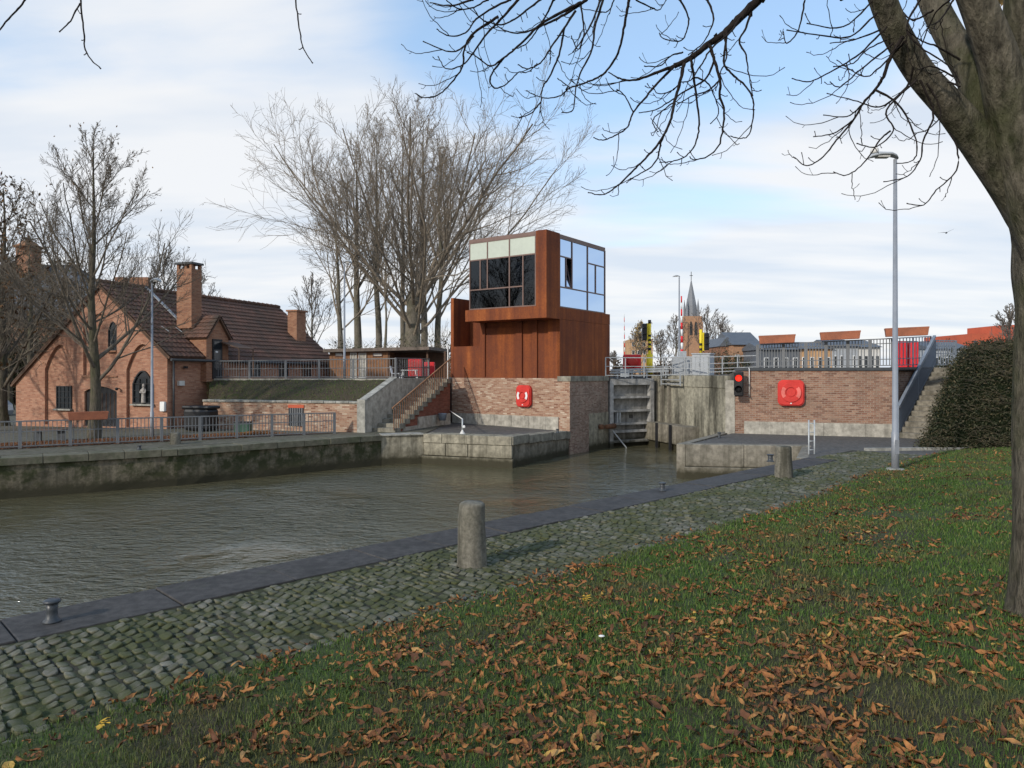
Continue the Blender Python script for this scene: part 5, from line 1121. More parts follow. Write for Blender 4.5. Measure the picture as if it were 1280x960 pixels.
# ------------------------------------------------------------------ things by the chapel
c = P(253, 543, 29.6); c.z = 0; root = empty('covered_barbecue', c, 'large object under a black cover behind the quay railing', 'covered object'); mb = MB(); mb.box(c+Vector((-.1, .1, .48)), (1.25, .7, .9), rz=-.3); mb.build('cover', M['black'], root, bevel=.12)
mb = MB(); mb.box(c+Vector((-.1, .1, .98)), (1.35, .75, .14), rz=-.3); mb.build('lid', M['black'], root, bevel=.06)
c = P(304, 540, 28.9); c.z = 0; root = empty('green_bin', c, 'low dark green container behind the quay railing', 'bin'); mb = MB(); mb.box(c+Vector((0, 0, .2)), (.6, .4, .4)); mb.build('body', paint('dark_green_plastic', (.03, .08, .05), .5), root, bevel=.04); mb = MB(); mb.box(c+Vector((0, 0, .42)), (.64, .44, .05)); mb.build('lid', M['black'], root, bevel=.02)
c = P(62, 550, 25.3); c.z = 0; root = empty('low_bench', c, 'low dark bench seen through the left end of the quay railing', 'bench'); mb = MB(); mb.box(c+Vector((0, 0, .40)), (1.05, .4, .05)); mb.build('seat', M['wood_dark'], root)
for sx_ in (-.42, .42): mb = MB(); mb.box(c+Vector((sx_, 0, .18)), (.05, .3, .38), rz=1.4); mb.build('leg', M['cast'], root)
# ------------------------------------------------------------------ background buildings
def far_block(name, label, px0, px1, yt, Y, dep, mat, zb=1.5, rows=0, cols=0, rz=0.0, roof=None, rh=0, cat='building', wm_=None, ww=.5, gable=False, wy=None):
    x0, x1 = gx(px0, Y), gx(px1, Y); zt = gz(yt, Y); w = x1-x0; c = Vector(((x0+x1)/2, Y+dep/2, zb)); root = empty(name, c, label, cat)
    mb = MB(); mb.box((c.x, c.y, (zb+zt)/2), (w, dep, zt-zb)); mb.build('wall', mat, root)
    pl = Plane((x0, Y), (1, 0))
    if roof:
        mb = MB()
        if gable: mb.prism([Vector((x0-.2, Y-.2, zt)), Vector((x1+.2, Y-.2, zt)), Vector(((x0+x1)/2, Y-.2, zt+rh))], (0, dep+.4, 0))
        else: mb.prism([Vector((x0-.2, Y-.4, zt)), Vector((x0-.2, Y+dep+.4, zt)), Vector((x0-.2, Y+dep/2, zt+rh))], (w+.4, 0, 0))
        mb.build('roof', roof, root)
    fz = 2.6 if wy is None else wy
    for i in range(rows):
        for j in range(cols):
            a = w*(j+.5)/cols; z = zt-(i+.62)*(zt-max(zb, fz))/rows; hh = (zt-max(zb, fz))/rows*.5
            mb = MB(); mb.pbox(pl, a-w/cols*ww/2, a+w/cols*ww/2, z-hh/2, z+hh/2, -.05, .06); f = mb.build('window', wm_ or M['plaster'], root)
            mb = MB(); mb.pbox(pl, a-w/cols*ww/2+.08, a+w/cols*ww/2-.08, z-hh/2+.08, z+hh/2-.08, .06, .09); mb.build('pane', M['glass_dark'], f)
    return root
far_block('apartment_block', 'tan brick apartment block far behind the lock gate', 788, 816, 424, 190, 12, M['tan'], rows=4, cols=4)
far_block('apartment_block', 'small tan rooftop block stepping up on the far apartment building', 799, 810, 417, 192, 8, M['tan'], rows=1, cols=2)
# church
Yc = 250; cw_ = 6.1; ccx = gx(864, Yc); root = empty('church_tower', (ccx, Yc, 1.5), 'distant brick church tower with a slender slate spire', 'church'); zt = gz(396, Yc)
mb = MB(); mb.box((ccx, Yc, (1.5+zt)/2), (cw_, cw_, zt-1.5)); w_t = mb.build('tower_wall', M['brick_far'], root)
for sx_ in (-1, 1): mb = MB(); mb.box((ccx+sx_*(cw_/2-.4), Yc-cw_/2-.1, (1.5+zt)/2-1), (1.1, .8, zt-3.5)); mb.build('buttress', M['brick_far'], root)
pl = Plane((ccx-cw_/2, Yc-cw_/2), (1, 0))
for a in (2.2, 3.9):
    mb = MB(); mb.plate(pl, arch(a-.5, a+.5, zt-6.5, zt-3.2, zt-1.8, 4), [], 0, .12); mb.build('louvre_window', M['dark'], root)
def cone(name, x, y, z0, z1, r, mat, parent, n=8): mb = MB(); mb.lathe([(r, z0), (r*.03, z1)], (x, y, 0), n, False); return mb.build(name, mat, parent, uv=False)
mb = MB(); mb.lathe([(2.0, zt), (1.9, gz(382, Yc))], (ccx, Yc, 0), 8, False); mb.build('lantern', M['slate_hazed'], root, uv=False)
sp_ = cone('spire', ccx, Yc, gz(383, Yc), gz(349, Yc), 1.9, M['slate_hazed'], root)
for sx_ in (-1, 1):
    for sy_ in (-1, 1): mb = MB(); mb.lathe([(.45, zt-.5), (.42, gz(385, Yc)), (.02, gz(374, Yc))], (ccx+sx_*1.9, Yc+sy_*1.9, 0), 6, False); mb.build('pinnacle', M['slate_hazed'], root, uv=False)
mb = MB(); mb.box((ccx, Yc, gz(345, Yc)), (.18, .18, 3.0)); mb.box((ccx, Yc, gz(344.5, Yc)), (1.1, .18, .18)); mb.build('cross', M['dark'], sp_)
far_block('terraced_house', 'brick gabled house with a grey slate roof left of the bridge railing', 916, 950, 431, 95, 9, M['brick_far'], rows=1, cols=3, roof=M['slate'], rh=1.9)
far_block('terraced_house', 'brown brick gable end beside the slate roofed house', 900, 917, 433, 97, 9, M['brick_chim'], rows=1, cols=1, roof=M['slate'], rh=1.3, gable=True)
for px0, px1, yt, m_, lab in ((952, 1000, 437, 'slate', 'dark grey long shed seen through the bridge railing'), (1000, 1040, 436, 'tan', 'pale brown house front seen through the middle of the bridge railing'), (1040, 1072, 433, 'cabinet', 'grey gabled shop front seen through the bridge railing'), (1072, 1100, 434, 'plaster', 'white house front seen through the bridge railing'), (1164, 1215, 436, 'cabinet', 'grey building behind the railing end above the hedge')):
    far_block('street_building', lab, px0, px1, yt, 88, 8, M[m_], rows=1, cols=4, roof=M['slate'], rh=1.0, wm_=M['white'] if m_ != 'plaster' else M['cast'])
far_block('red_building', 'long orange-red building far behind the hedge', 1215, 1290, 417, 120, 14, M['redbrick_far'], rows=2, cols=9, wm_=M['slate'])
far_block('red_building', 'taller red block at the right end of the far orange-red building', 1256, 1290, 406, 121, 10, M['redbrick_far'], rows=1, cols=4, wm_=M['plaster'])
b = P(1135, 470, 42); root = empty('red_kiosk', b, 'bright red double panel kiosk seen through the bridge railing behind the lamp post', 'kiosk')
for sx_ in (-.32, .32): mb = MB(); mb.box(b+Vector((sx_, 0, 1.0)), (.46, .3, 2.0)); mb.build('red_panel', M['red_cloth'], root, bevel=.05)
mb = MB(); mb.box(b+Vector((0, .2, 1.0)), (1.3, .1, 2.1)); mb.build('frame', M['cast'], root)
# dark house with lantern turret, far left behind the trees
yb_ = 62; x0, x1 = gx(-70, yb_), gx(135, yb_); root = empty('manor_house', (x0, yb_, 0), 'dark slate roofed manor with a small copper-topped turret behind the left trees', 'house')
mb = MB(); mb.box(((x0+x1)/2, yb_+5, gz(400, yb_)/2), (x1-x0, 10, gz(400, yb_))); mb.build('wall', M['brick_chim'], root)
zr0, zr1 = gz(400, yb_), gz(322, yb_); mb = MB(); a = [Vector((x0-.4, yb_-.4, zr0)), Vector((x1+.4, yb_-.4, zr0)), Vector((x1+.4, yb_+10.4, zr0)), Vector((x0-.4, yb_+10.4, zr0)), Vector((x0+.6, yb_+4.2, zr1)), Vector((x1-6, yb_+4.2, zr1)), Vector((x1-6, yb_+5.8, zr1)), Vector((x0+.6, yb_+5.8, zr1))]
mb.add(a, [(0, 1, 5, 4), (1, 2, 6, 5), (2, 3, 7, 6), (3, 0, 4, 7), (4, 5, 6, 7), (3, 2, 1, 0)]); rfm = mb.build('roof', M['slate'], root)
tx = gx(36, yb_+3); mb = MB(); mb.box((tx, yb_+3, gz(318, yb_)), (1.4, 1.4, 2.6)); tw_ = mb.build('turret', M['brick_chim'], rfm)
mb = MB(); mb.lathe([(1.3, gz(302, yb_)), (.9, gz(299, yb_)), (.25, gz(292, yb_)), (.05, gz(286, yb_))], (tx, yb_+3, 0), 8, True); mb.lathe([(.2, gz(304, yb_)-.5), (.5, gz(302, yb_))], (tx, yb_+3, 0), 8); root2 = mb.build('turret_cap', M['wood'], rfm, uv=False)
for px in (152, 170, 182): mb = MB(); x = gx(px, 55); mb.box((x, 55, gz(352, 55)-1), (.7, .7, 2.6)); mb.build('chimney', M['brick_chim'], rfm)
# parked car by the gable corner
Yk = 44; kx = gx(5, Yk); kb = -.42; car = empty('parked_car', (kx, Yk, kb), 'silver hatchback parked beyond the left corner of the brick chapel', 'car')
prof = [(-2.0, .25), (-2.05, .6), (-1.9, .82), (-1.05, .95), (-.45, 1.38), (.9, 1.45), (1.55, 1.3), (1.95, .85), (2.02, .5), (1.95, .25)]
vs = []; fs = []; n = len(prof)
for y_, k in ((-.82, 1), (-.86, 0), (.86, 0), (.82, 1)):
    for x, z in prof: vs.append(Vector((kx-2.0+x, Yk+(y_ if z < 1 else y_*.85), kb+z)))
for r in range(3):
    for i in range(n): fs.append((r*n+i, r*n+n+i, r*n+n+(i+1) % n, r*n+(i+1) % n))
fs += [tuple(range(n)), tuple(reversed(range(3*n, 4*n)))]
mb = MB(); mb.add(vs, fs); mb.build('body', paint('silver_car_paint', (.42, .43, .45), .3, .05, 1, .4, 0, .5), car, bevel=.05)
mb = MB(); mb.prism([Vector((kx-2.0+x, Yk-.80, kb+z)) for x, z in ((-.9, .98), (-.42, 1.3), (.85, 1.36), (1.4, 1.2), (1.55, .98))], (0, -.03, 0)); mb.build('side_window', M['glass_dark'], car)
for x in (-1.25, 1.3):
    mb = MB(); mb.lathe([(.31, -.1), (.33, -.05), (.33, .08), (.3, .1)], (kx-2.0+x, Yk-.84, kb+.32), 18, axis=(0, -1, 0)); tw = mb.build('wheel', M['black'], car, uv=False)
    mb = MB(); mb.lathe([(.2, .1), (.19, .115), (.05, .13)], (kx-2.0+x, Yk-.84, kb+.32), 10, axis=(0, -1, 0)); mb.build('rim', M['galv'], tw, uv=False)
mb = MB(); mb.box((kx-.08, Yk-.7, kb+.85), (.08, .28, .2)); mb.build('tail_light', M['red'], car)
mb = MB(); mb.box((kx-3.97, Yk-.6, kb+.6), (.08, .3, .14)); mb.build('headlight', M['plaster'], car)
# ------------------------------------------------------------------ trees
def bark(name, c1, c2, moss=.0, scale=6, sc=(1, 1, .25), bs=.8, bd=.04):
    m = MT(name, .9, 0, .1); w = m.coord('World', sc); a = m.noise(w, scale*3, 6, .7); b = m.noise(m.coord('World'), 1.6, 5, .6)
    k = m.mix(m.rng(a, .35, .65), c1, c2)
    if moss: k = m.mix(m.rng(b, .46, .62, 0, moss), k, m.mix(a, (.03, .04, .012), (.075, .085, .03)))
    m.col(k); m.bump(a, bs, bd); return m.m
M['bark_poplar'] = bark('poplar_bark', (.10, .088, .07), (.22, .195, .155), .35)
M['bark_dark'] = bark('dark_bark', (.06, .052, .04), (.14, .12, .09), .4)
M['twig_mid'] = bark('grey_brown_twig', (.095, .08, .062), (.19, .16, .125))
M['bark_chestnut'] = bark('chestnut_bark', (.045, .04, .03), (.20, .175, .13), .65, 5.5, (1, 1, .28), 1.0, .09)
M['twig'] = bark('dark_twig', (.014, .011, .010), (.035, .028, .024))
M['twig_pale'] = bark('pale_twig', (.17, .14, .105), (.30, .25, .195))
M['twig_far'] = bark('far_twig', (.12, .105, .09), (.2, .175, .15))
M['foliage_rust'] = leafy('rusty_leaves', [(0, (.06, .032, .016)), (.5, (.12, .065, .028)), (1, (.19, .11, .045))])
M['foliage_hedge'] = leafy('evergreen_leaves', [(0, (.016, .020, .010)), (.45, (.038, .044, .020)), (.8, (.075, .073, .036)), (1, (.15, .115, .065))])
M['foliage_gold'] = leafy('golden_leaves', [(0, (.22, .15, .06)), (.5, (.34, .24, .11)), (1, (.42, .33, .17))])
M['foliage_brown'] = leafy('brown_brush', [(0, (.05, .035, .022)), (.5, (.10, .07, .045)), (1, (.16, .115, .075))])
M['foliage_green'] = leafy('dull_green_leaves', [(0, (.03, .035, .018)), (.5, (.055, .06, .03)), (1, (.09, .09, .05))])
class Twigs:
    """many tapering branch tubes gathered into numpy arrays"""
    def __init__(s): s.V = []; s.F = []; s.n = 0
    def add(s, pts, rads, sides):
        pts = np.array(pts); n = len(pts); t = np.gradient(pts, axis=0); t /= np.linalg.norm(t, axis=1)[:, None]+1e-9
        ref = np.array([0, 0, 1.0]) if abs(t[0][2]) < .9 else np.array([1.0, 0, 0])
        x = np.cross(t, ref); x /= np.linalg.norm(x, axis=1)[:, None]+1e-9; y = np.cross(t, x)
        a = np.arange(sides)*2*np.pi/sides; r = np.array(rads)[:, None, None]
        V_ = pts[:, None, :]+r*(np.cos(a)[None, :, None]*x[:, None, :]+np.sin(a)[None, :, None]*y[:, None, :])
        i = np.arange(n-1)[:, None]*sides; k = np.arange(sides)[None, :]; k2 = (k+1) % sides
        F_ = np.stack([i+k, i+k2, i+sides+k2, i+sides+k], -1).reshape(-1, 4)+s.n
        s.V.append(V_.reshape(-1, 3)); s.F.append(F_); s.n += n*sides
    def mesh(s, name, mat, smooth=True): return arr_mesh(name, np.concatenate(s.V), np.concatenate(s.F), mat, smooth)
def leaves_mesh(name, P_, size, mat, rs, flat=0.0):
    n = len(P_); a = rs.normal(0, 1, (n, 3)); a[:, 2] *= (1-flat); a /= np.linalg.norm(a, axis=1)[:, None]+1e-9; b = np.cross(a, rs.normal(0, 1, (n, 3))); b /= np.linalg.norm(b, axis=1)[:, None]+1e-9
    s_ = size*rs.uniform(.6, 1.4, (n, 1)); V_ = np.zeros((n, 4, 3)); V_[:, 0] = P_-a*s_; V_[:, 1] = P_+b*s_*.45; V_[:, 2] = P_+a*s_; V_[:, 3] = P_-b*s_*.45
    F_ = np.arange(n*4).reshape(n, 4); return arr_mesh(name, V_.reshape(-1, 3), F_, mat, False, np.repeat(rs.uniform(0, 1, n), 4))
def make_tree(name, label, base, H, r0, seed, fork=.25, spread=.5, limbs=12, dens=(9, 7, 4), up=.35, trunk_mat='bark_dark', twig_mat='twig', lean=(0, 0), rtw=.008, leaf=None, limb_len=.62, cat='tree', group=None, central=True, leafn=0, lsz=.06, levels=4, low=.0):
    rnd = random.Random(seed); rs_ = np.random.RandomState(seed); base = Vector(base); root = empty(name, base, label, cat, group); trunk = Twigs(); crown = Twigs(); tips = []
    def rv(): return Vector((rnd.gauss(0, 1), rnd.gauss(0, 1), rnd.gauss(0, 1)))
    def grow(p, d, L_, r, lev, where):
        n = (0, 8, 6, 5, 3)[min(lev, 4)]; pts = [p.copy()]; dirs = [d.copy()]; q = p.copy(); dd_ = d.copy(); wig = (.0, .10, .15, .20, .25)[min(lev, 4)]
        for i in range(n):
            dd_ = (dd_+rv()*wig*.6+Vector((0, 0, 1))*up*(.16 if lev < 4 else .07)).normalized(); q = q+dd_*(L_/n); pts.append(q.copy()); dirs.append(dd_.copy())
        rt = max(rtw*.6, r*(.3 if lev < 3 else .45)); rads = [r+(rt-r)*(i/n)**.85 for i in range(n+1)]
        where.add([tuple(v) for v in pts], rads, (0, 6, 5, 3, 3)[min(lev, 4)])
        tips.append(tuple(q))
        if lev >= levels: return
        k = int(dens[min(lev-1, len(dens)-1)]*rnd.uniform(.8, 1.2)); ratio = (.0, .52, .52, .55)[lev]
        for j in range(k):
            t = .14+.84*(j+rnd.random())/k; i = min(n-1, int(t*n)); f = t*n-i; pp = pts[i].lerp(pts[i+1], f); pd = dirs[i+1]
            side = pd.cross(rv()).normalized(); ang = rnd.uniform(.35, .85); nd = (pd*math.cos(ang)+side*math.sin(ang)).normalized()
            grow(pp, nd, L_*ratio*(1.1-.62*t)*rnd.uniform(.7, 1.25), max(rtw, rads[i]*.52), lev+1, crown)
    n = 12; pts = []; rads = []; top = H*(.86 if central else fork+.12)
    for i in range(n+1):
        t = i/n; pts.append(base+Vector((lean[0]*t*H+.012*H*mnoise.noise(Vector((t*3, seed, 0))), lean[1]*t*H+.012*H*mnoise.noise(Vector((t*3, seed, 9))), top*t-.1))); fl = 1+.35*max(0, 1-t*14)
        rads.append(max(rtw*2, r0*fl*(1-t*(.93 if central else .3))))
    trunk.add([tuple(v) for v in pts], rads, 12)
    for j in range(limbs):
        t = fork/ (top/H) + (1-fork/(top/H))*((j+rnd.random()*.7)/limbs)**1.15 if central else rnd.uniform(fork*.75, fork+.11)/(fork+.12)
        t = min(.97, max(.05, t)); i = min(n-1, int(t*n)); pp = pts[i].lerp(pts[i+1], t*n-i); az = j*2.399+rnd.uniform(-.4, .4)
        el = spread*rnd.uniform(.7, 1.25)*(1-.35*t if central else 1); d = Vector((math.cos(az)*math.sin(el), math.sin(az)*math.sin(el), math.cos(el)))
        rem = (H-pp.z+base.z); L_ = rem*limb_len*rnd.uniform(.85, 1.12) if central else rem*rnd.uniform(.82, 1.0)*limb_len*(1.04-.22*abs(el-.45))
        grow(pp, d, L_, max(rads[i]*(.42 if central else .29)*rnd.uniform(.6, 1.15), rtw*3), 1, crown)
    link('trunk', trunk.mesh('trunk', M[trunk_mat]), root, -base+base)
    for me_, nm in ((trunk, 'trunk'),): pass
    root.children[0].location = -base
    c = link('branches', crown.mesh('branches', M[twig_mat]), root, -base)
    if leaf and leafn:
        tp = np.array(tips); P_ = tp[rs_.randint(0, len(tp), leafn)]+rs_.normal(0, .22, (leafn, 3)); link('foliage', leaves_mesh('foliage', P_, lsz, M[leaf], rs_), root, -base)
    return root
# far quay, left: bare plane tree standing before the gable
tb_ = G(117, 548); make_tree('bare_tree', 'bare tree with upswept branches in front of the brick chapel gable', tb_, gz(128, tb_.y), .21, 3, fork=.17, spread=1.0, limbs=26, dens=(9, 7, 5), up=.55, rtw=.0065, limb_len=.56, twig_mat='twig_mid', leaf='foliage_rust', leafn=200, lsz=.05)
# big poplars behind the pavilion
grp = 'tall bare poplars behind the pavilion'
make_tree('poplar_tree', 'largest bare poplar, with the thick pale trunk, behind the pavilion', (gx(516, 62), 62, 2), gz(84, 62)-2, .80, 8, fork=.15, spread=.74, limbs=16, dens=(12, 8, 6), up=.34, trunk_mat='bark_poplar', twig_mat='twig_pale', rtw=.013, central=False, limb_len=.93, group=grp)
for px, Y, yt, r, sd, lab, sp in ((427, 60, 215, .28, 11, 'leftmost slim bare poplar, leaning outwards above the terrace lamp', .75), (446, 66, 150, .42, 12, 'bare poplar with a fairly thick trunk, second from the left', .62), (471, 64, 118, .34, 13, 'bare poplar between the lamp post and the largest poplar', .5), (503, 72, 110, .32, 15, 'slim bare poplar trunk just left of the largest poplar', .5), (529, 70, 100, .40, 16, 'bare poplar just right of the largest poplar trunk', .55), (547, 64, 160, .34, 17, 'bare poplar nearest the rusty tower, rightmost of the row', .5)):
    make_tree('poplar_tree', lab, (gx(px, Y), Y, 2), gz(yt, Y)-2, r, sd, fork=.22, spread=sp, limbs=13, dens=(7, 6, 4), up=.42, trunk_mat='bark_poplar', twig_mat='twig_pale', rtw=.014, limb_len=.62, group=grp, lean=(-.03 if px < 440 else (.015 if px > 540 else 0), 0))
make_tree('bare_tree', 'thin bare sapling between the poplar trunks', (gx(482, 58), 58, 2), gz(300, 58)-2, .16, 31, fork=.4, spread=.4, limbs=8, dens=(5, 4, 3), up=.5, trunk_mat='bark_poplar', twig_mat='twig_pale', rtw=.016)
# far-left trees
lt = [(4, 34, 175, .26, 41, 'russet-leaved tree at the left picture edge beside the chapel', 700, 'foliage_rust'), (-22, 30, 235, .25, 42, 'dark spreading tree half out of frame at the far left', 700, 'foliage_rust'), (38, 46, 262, .26, 43, 'dark bushy tree behind the left roof slope of the chapel', 900, 'foliage_rust'), (66, 52, 285, .25, 44, 'twiggy tree in front of the manor roof', 700, 'foliage_green'), (96, 50, 300, .22, 45, 'dense twiggy tree behind the chapel apex', 500, 'foliage_green'), (12, 52, 300, .25, 46, 'low dark tree behind the parked car', 900, 'foliage_green')]
for px, Y, yt, r, sd, lab, nl, lf in lt:
    make_tree('deciduous_tree', lab, (gx(px, Y), Y, -.3), gz(yt, Y), r, sd, fork=.14, spread=.95, limbs=16, dens=(8, 6, 4), up=.35, rtw=.012, twig_mat='twig_mid', leaf=lf, leafn=nl, lsz=.10, group='trees left of and behind the chapel', limb_len=.5)
for px, Y, yt, sd, lab in ((205, 70, 300, 51, 'bare grey tree behind the big chimney, left one'), (250, 74, 330, 52, 'low bare tree just right of the big chimney'), (390, 80, 330, 53, 'low bare tree behind the small end chimney')):
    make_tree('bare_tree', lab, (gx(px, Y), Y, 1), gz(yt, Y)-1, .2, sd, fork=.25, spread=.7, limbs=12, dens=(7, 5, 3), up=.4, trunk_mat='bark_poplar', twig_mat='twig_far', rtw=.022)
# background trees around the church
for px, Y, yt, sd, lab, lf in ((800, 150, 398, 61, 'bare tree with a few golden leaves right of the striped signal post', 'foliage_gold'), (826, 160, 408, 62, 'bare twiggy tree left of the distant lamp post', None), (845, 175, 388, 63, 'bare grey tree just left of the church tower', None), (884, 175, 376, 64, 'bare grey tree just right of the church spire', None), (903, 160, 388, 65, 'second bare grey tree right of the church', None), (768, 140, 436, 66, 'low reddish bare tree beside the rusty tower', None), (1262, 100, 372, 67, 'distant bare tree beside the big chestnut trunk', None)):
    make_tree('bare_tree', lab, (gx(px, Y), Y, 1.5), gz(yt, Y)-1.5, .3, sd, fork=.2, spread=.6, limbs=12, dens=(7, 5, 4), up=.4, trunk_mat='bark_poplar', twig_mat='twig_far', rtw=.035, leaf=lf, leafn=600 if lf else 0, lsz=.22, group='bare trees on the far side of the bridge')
# shrubs and brush masses
def bush(name, label, c, size, n, lsz, mat, seed, cat='shrub', twigs=0, hull=True, twig_mat='twig_far'):
    rs_ = np.random.RandomState(seed); c = Vector(c); root = empty(name, c, label, cat); d = rs_.normal(0, 1, (n, 3)); d[:, 2] = np.abs(d[:, 2]); d /= np.linalg.norm(d, axis=1)[:, None]; r = rs_.uniform(.55, 1.0, (n, 1))
    nz_ = np.array([.75+.45*mnoise.noise(Vector(v)*2.2+Vector((seed, 0, 0))) for v in d])[:, None]; P_ = d*r*nz_*np.array(size)
    link('foliage', leaves_mesh('foliage', P_, lsz, M[mat], rs_), root)
    if twigs:
        T = Twigs()
        for i in range(twigs):
            v = d[i]*nz_[i]*np.array(size)*1.12; b = np.array([rs_.normal(0, .2)*size[0], rs_.normal(0, .2)*size[1], 0]); mid = (b+v)/2+rs_.normal(0, .06, 3)*size[0]; T.add([b, mid, v], [.02, .014, .008], 3)
        link('stems', T.mesh('stems', M[twig_mat]), root)
    return root
for px, Y, yt, w, sd, lab, mt_ in ((830, 60, 452, 2.6, 71, 'brown leafless brush behind the lock railing', 'foliage_brown'), (775, 62, 455, 1.6, 72, 'brown brush beside the red lifebuoy box', 'foliage_brown'), (920, 85, 442, 3, 73, 'olive shrubs in front of the terraced houses', 'foliage_green'), (898, 90, 436, 4, 74, 'dull green shrubs right of the church tower', 'foliage_green'), (1195, 60, 437, 3, 75, 'grey-green shrubs beyond the stair top', 'foliage_green')):
    bush('shrub', lab, (gx(px, Y), Y, 1.9), (w, 1.2, (gz(yt, Y)-1.9)*1.35), 1400, .13, mt_, sd, twigs=60)
for px, Y, yt, w, sd, lab in ((20, 58, 400, 7, 81, 'dark undergrowth mass behind the chapel at the left edge'), (80, 60, 400, 8, 82, 'dark shrub mass before the manor wall')):
    bush('shrub', lab, (gx(px, Y), Y, -.4), (w, 2.5, gz(yt, Y)*1.2), 5000, .16, 'foliage_green', sd, twigs=200, twig_mat='twig')
for i, (px, Y, yt, w, lab) in enumerate(((445, 56, 430, 4.5, 'low leafless undergrowth behind the left half of the pavilion'), (500, 58, 432, 5, 'low leafless undergrowth below the largest poplar'), (552, 58, 424, 4, 'low leafless undergrowth between the pavilion and the rusty tower'))):
    bush('shrub', lab, (gx(px, Y), Y, 1.9), (w, 1.5, (gz(yt, Y)-1.9)*1.5), 1500, .10, 'foliage_green', 90+i, twigs=260, twig_mat='twig_pale')
# evergreen hedge mound at the right
def hedge_h(x, y):
    f = max(0.0, min(1.0, (y-22.35)/3.6)); xl = 12.95+.75*(y-22.9); g = max(0.0, min(1.0, (x-xl)/1.9))
    h = 3.30*(1-(1-f)**2.6)*(1-(1-g)**3); h *= 1+.13*mnoise.noise(Vector((x*.8, y*.8, 2)))+.09*mnoise.noise(Vector((x*2.6, y*2.6, 5)))
    return h
hroot = empty('evergreen_hedge', (16, 24, 0), 'large dark evergreen hedge mound with arching shoots right of the stairs', 'hedge')
vs = []; fs = []; nx, ny = 70, 60
for i in range(nx+1):
    for j in range(ny+1): x = 12.4+12*i/nx; y = 22.2+8.5*j/ny; vs.append((x-16, y-24, max(-.1, hedge_h(x, y)-.10)))
for i in range(nx):
    for j in range(ny): a = i*(ny+1)+j; fs.append((a, a+ny+1, a+ny+2, a+1))
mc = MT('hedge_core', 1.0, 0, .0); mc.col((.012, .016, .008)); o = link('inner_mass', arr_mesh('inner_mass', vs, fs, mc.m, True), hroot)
rsh = np.random.RandomState(9); PP = []; T = Twigs(); tries = 0
while len(PP) < 46000:
    x = rsh.uniform(12.6, 22.5); y = 22.3+rsh.uniform(0, 1)**1.6*7.5; h = hedge_h(x, y)
    if h < .05: continue
    PP.append((x-16+rsh.normal(0, .09), y-24+rsh.normal(0, .10)-.02, h*1.0+rsh.normal(-.02, .09)))
PP = np.array(PP); link('foliage', leaves_mesh('foliage', PP, .042, M['foliage_hedge'], rsh), hroot)
for i in range(2600):
    p = PP[rsh.randint(0, len(PP))]; an = rsh.uniform(0, 6.28); L_ = rsh.uniform(.25, .8); d = np.array([math.cos(an), math.sin(an)-.5, 0]); pts = [p+d*L_*t+np.array([0, 0, L_*(.65*t-.75*t*t)]) for t in (0, .25, .5, .75, 1)]; T.add(pts, [.007, .006, .005, .004, .002], 3)
M['hedge_shoot'] = bark('hedge_shoot', (.08, .065, .04), (.17, .135, .09))
link('shoots', T.mesh('shoots', M['hedge_shoot']), hroot)
lp = []
for i in range(2200):
    p = PP[rsh.randint(0, len(PP))]; lp.append(p+rsh.normal(0, .05, 3)+np.array([0, -.05, .07]))
# ------------------------------------------------------------------ the big horse chestnut at the right, hanging over the water
TX = 5.5
ch_root = empty('chestnut_tree', (gx(1318, TX), TX, lawn_z(4.1, 5.5)), 'huge bare horse chestnut at the right edge, its drooping twigs hanging over the picture', 'tree'); cb_ = Vector(ch_root.location)
def cp(x, y, Y): return P(x, y, Y)
Z3 = lambda x, y, Y=TX: P(900+x/2.4, y/2.4, Y)
Z2 = lambda x, y, Y=5.6: P(520+x/2.909, y/2.909, Y)
def smooth(pts, k=6):
    pts = [Vector(p) for p in pts]; out_ = []
    for i in range(len(pts)-1):
        p0 = pts[max(0, i-1)]; p1 = pts[i]; p2 = pts[i+1]; p3 = pts[min(len(pts)-1, i+2)]
        for j in range(k): t = j/k; out_.append(.5*((2*p1)+(p2-p0)*t+(2*p0-5*p1+4*p2-p3)*t*t+(3*p1-p0-3*p2+p3)*t**3))
    out_.append(pts[-1]); return out_
def limb(name, pts, rads, parent, sides=20, wob=.08, mat='bark_chestnut', k=6):
    sp = smooth(pts, k); rr = np.interp(np.linspace(0, len(rads)-1, len(sp)), range(len(rads)), rads); mb = MB(); mb.tube(sp, list(rr), sides, wob=wob, seed=len(name)+pts[0][0]); return mb.build(name, M[mat], parent, uv=False)
zb = cb_.z
trunk_ = limb('trunk', [P(1324, 792, TX), P(1324, 760, TX), P(1325, 640, TX), P(1326, 500, TX), P(1326, 400, TX), P(1325, 330, TX), P(1316, 260, TX), P(1300, 190, TX)], [.40, .325, .30, .285, .285, .30, .28, .2], ch_root, 36, .12)
limb('main_limb', [P(1322, 350, TX), P(1286, 264, TX), P(1226, 180, 5.5), P(1190, 135, 5.45), P(1150, 90, 5.4), P(1120, 40, 5.3), P(1100, -10, 5.2), P(1080, -70, 5.1), P(1050, -150, 5.0)], [.14, .165, .13, .112, .102, .096, .09, .08, .065], ch_root, 18, .07)
limb('main_limb', [P(1316, 340, 5.5), P(1290, 250, 5.55), P(1240, 150, 5.6), P(1215, 90, 5.7), P(1190, 50, 5.8), P(1165, 0, 5.9), P(1145, -60, 6.0)], [.15, .19, .15, .125, .11, .10, .09], ch_root, 18, .07)
limb('main_limb', [P(1318, 350, 5.45), P(1298, 250, 5.4), P(1268, 140, 5.35), P(1248, 75, 5.3), P(1228, 20, 5.25), P(1205, -40, 5.2)], [.18, .23, .18, .14, .12, .11], ch_root, 18, .09)
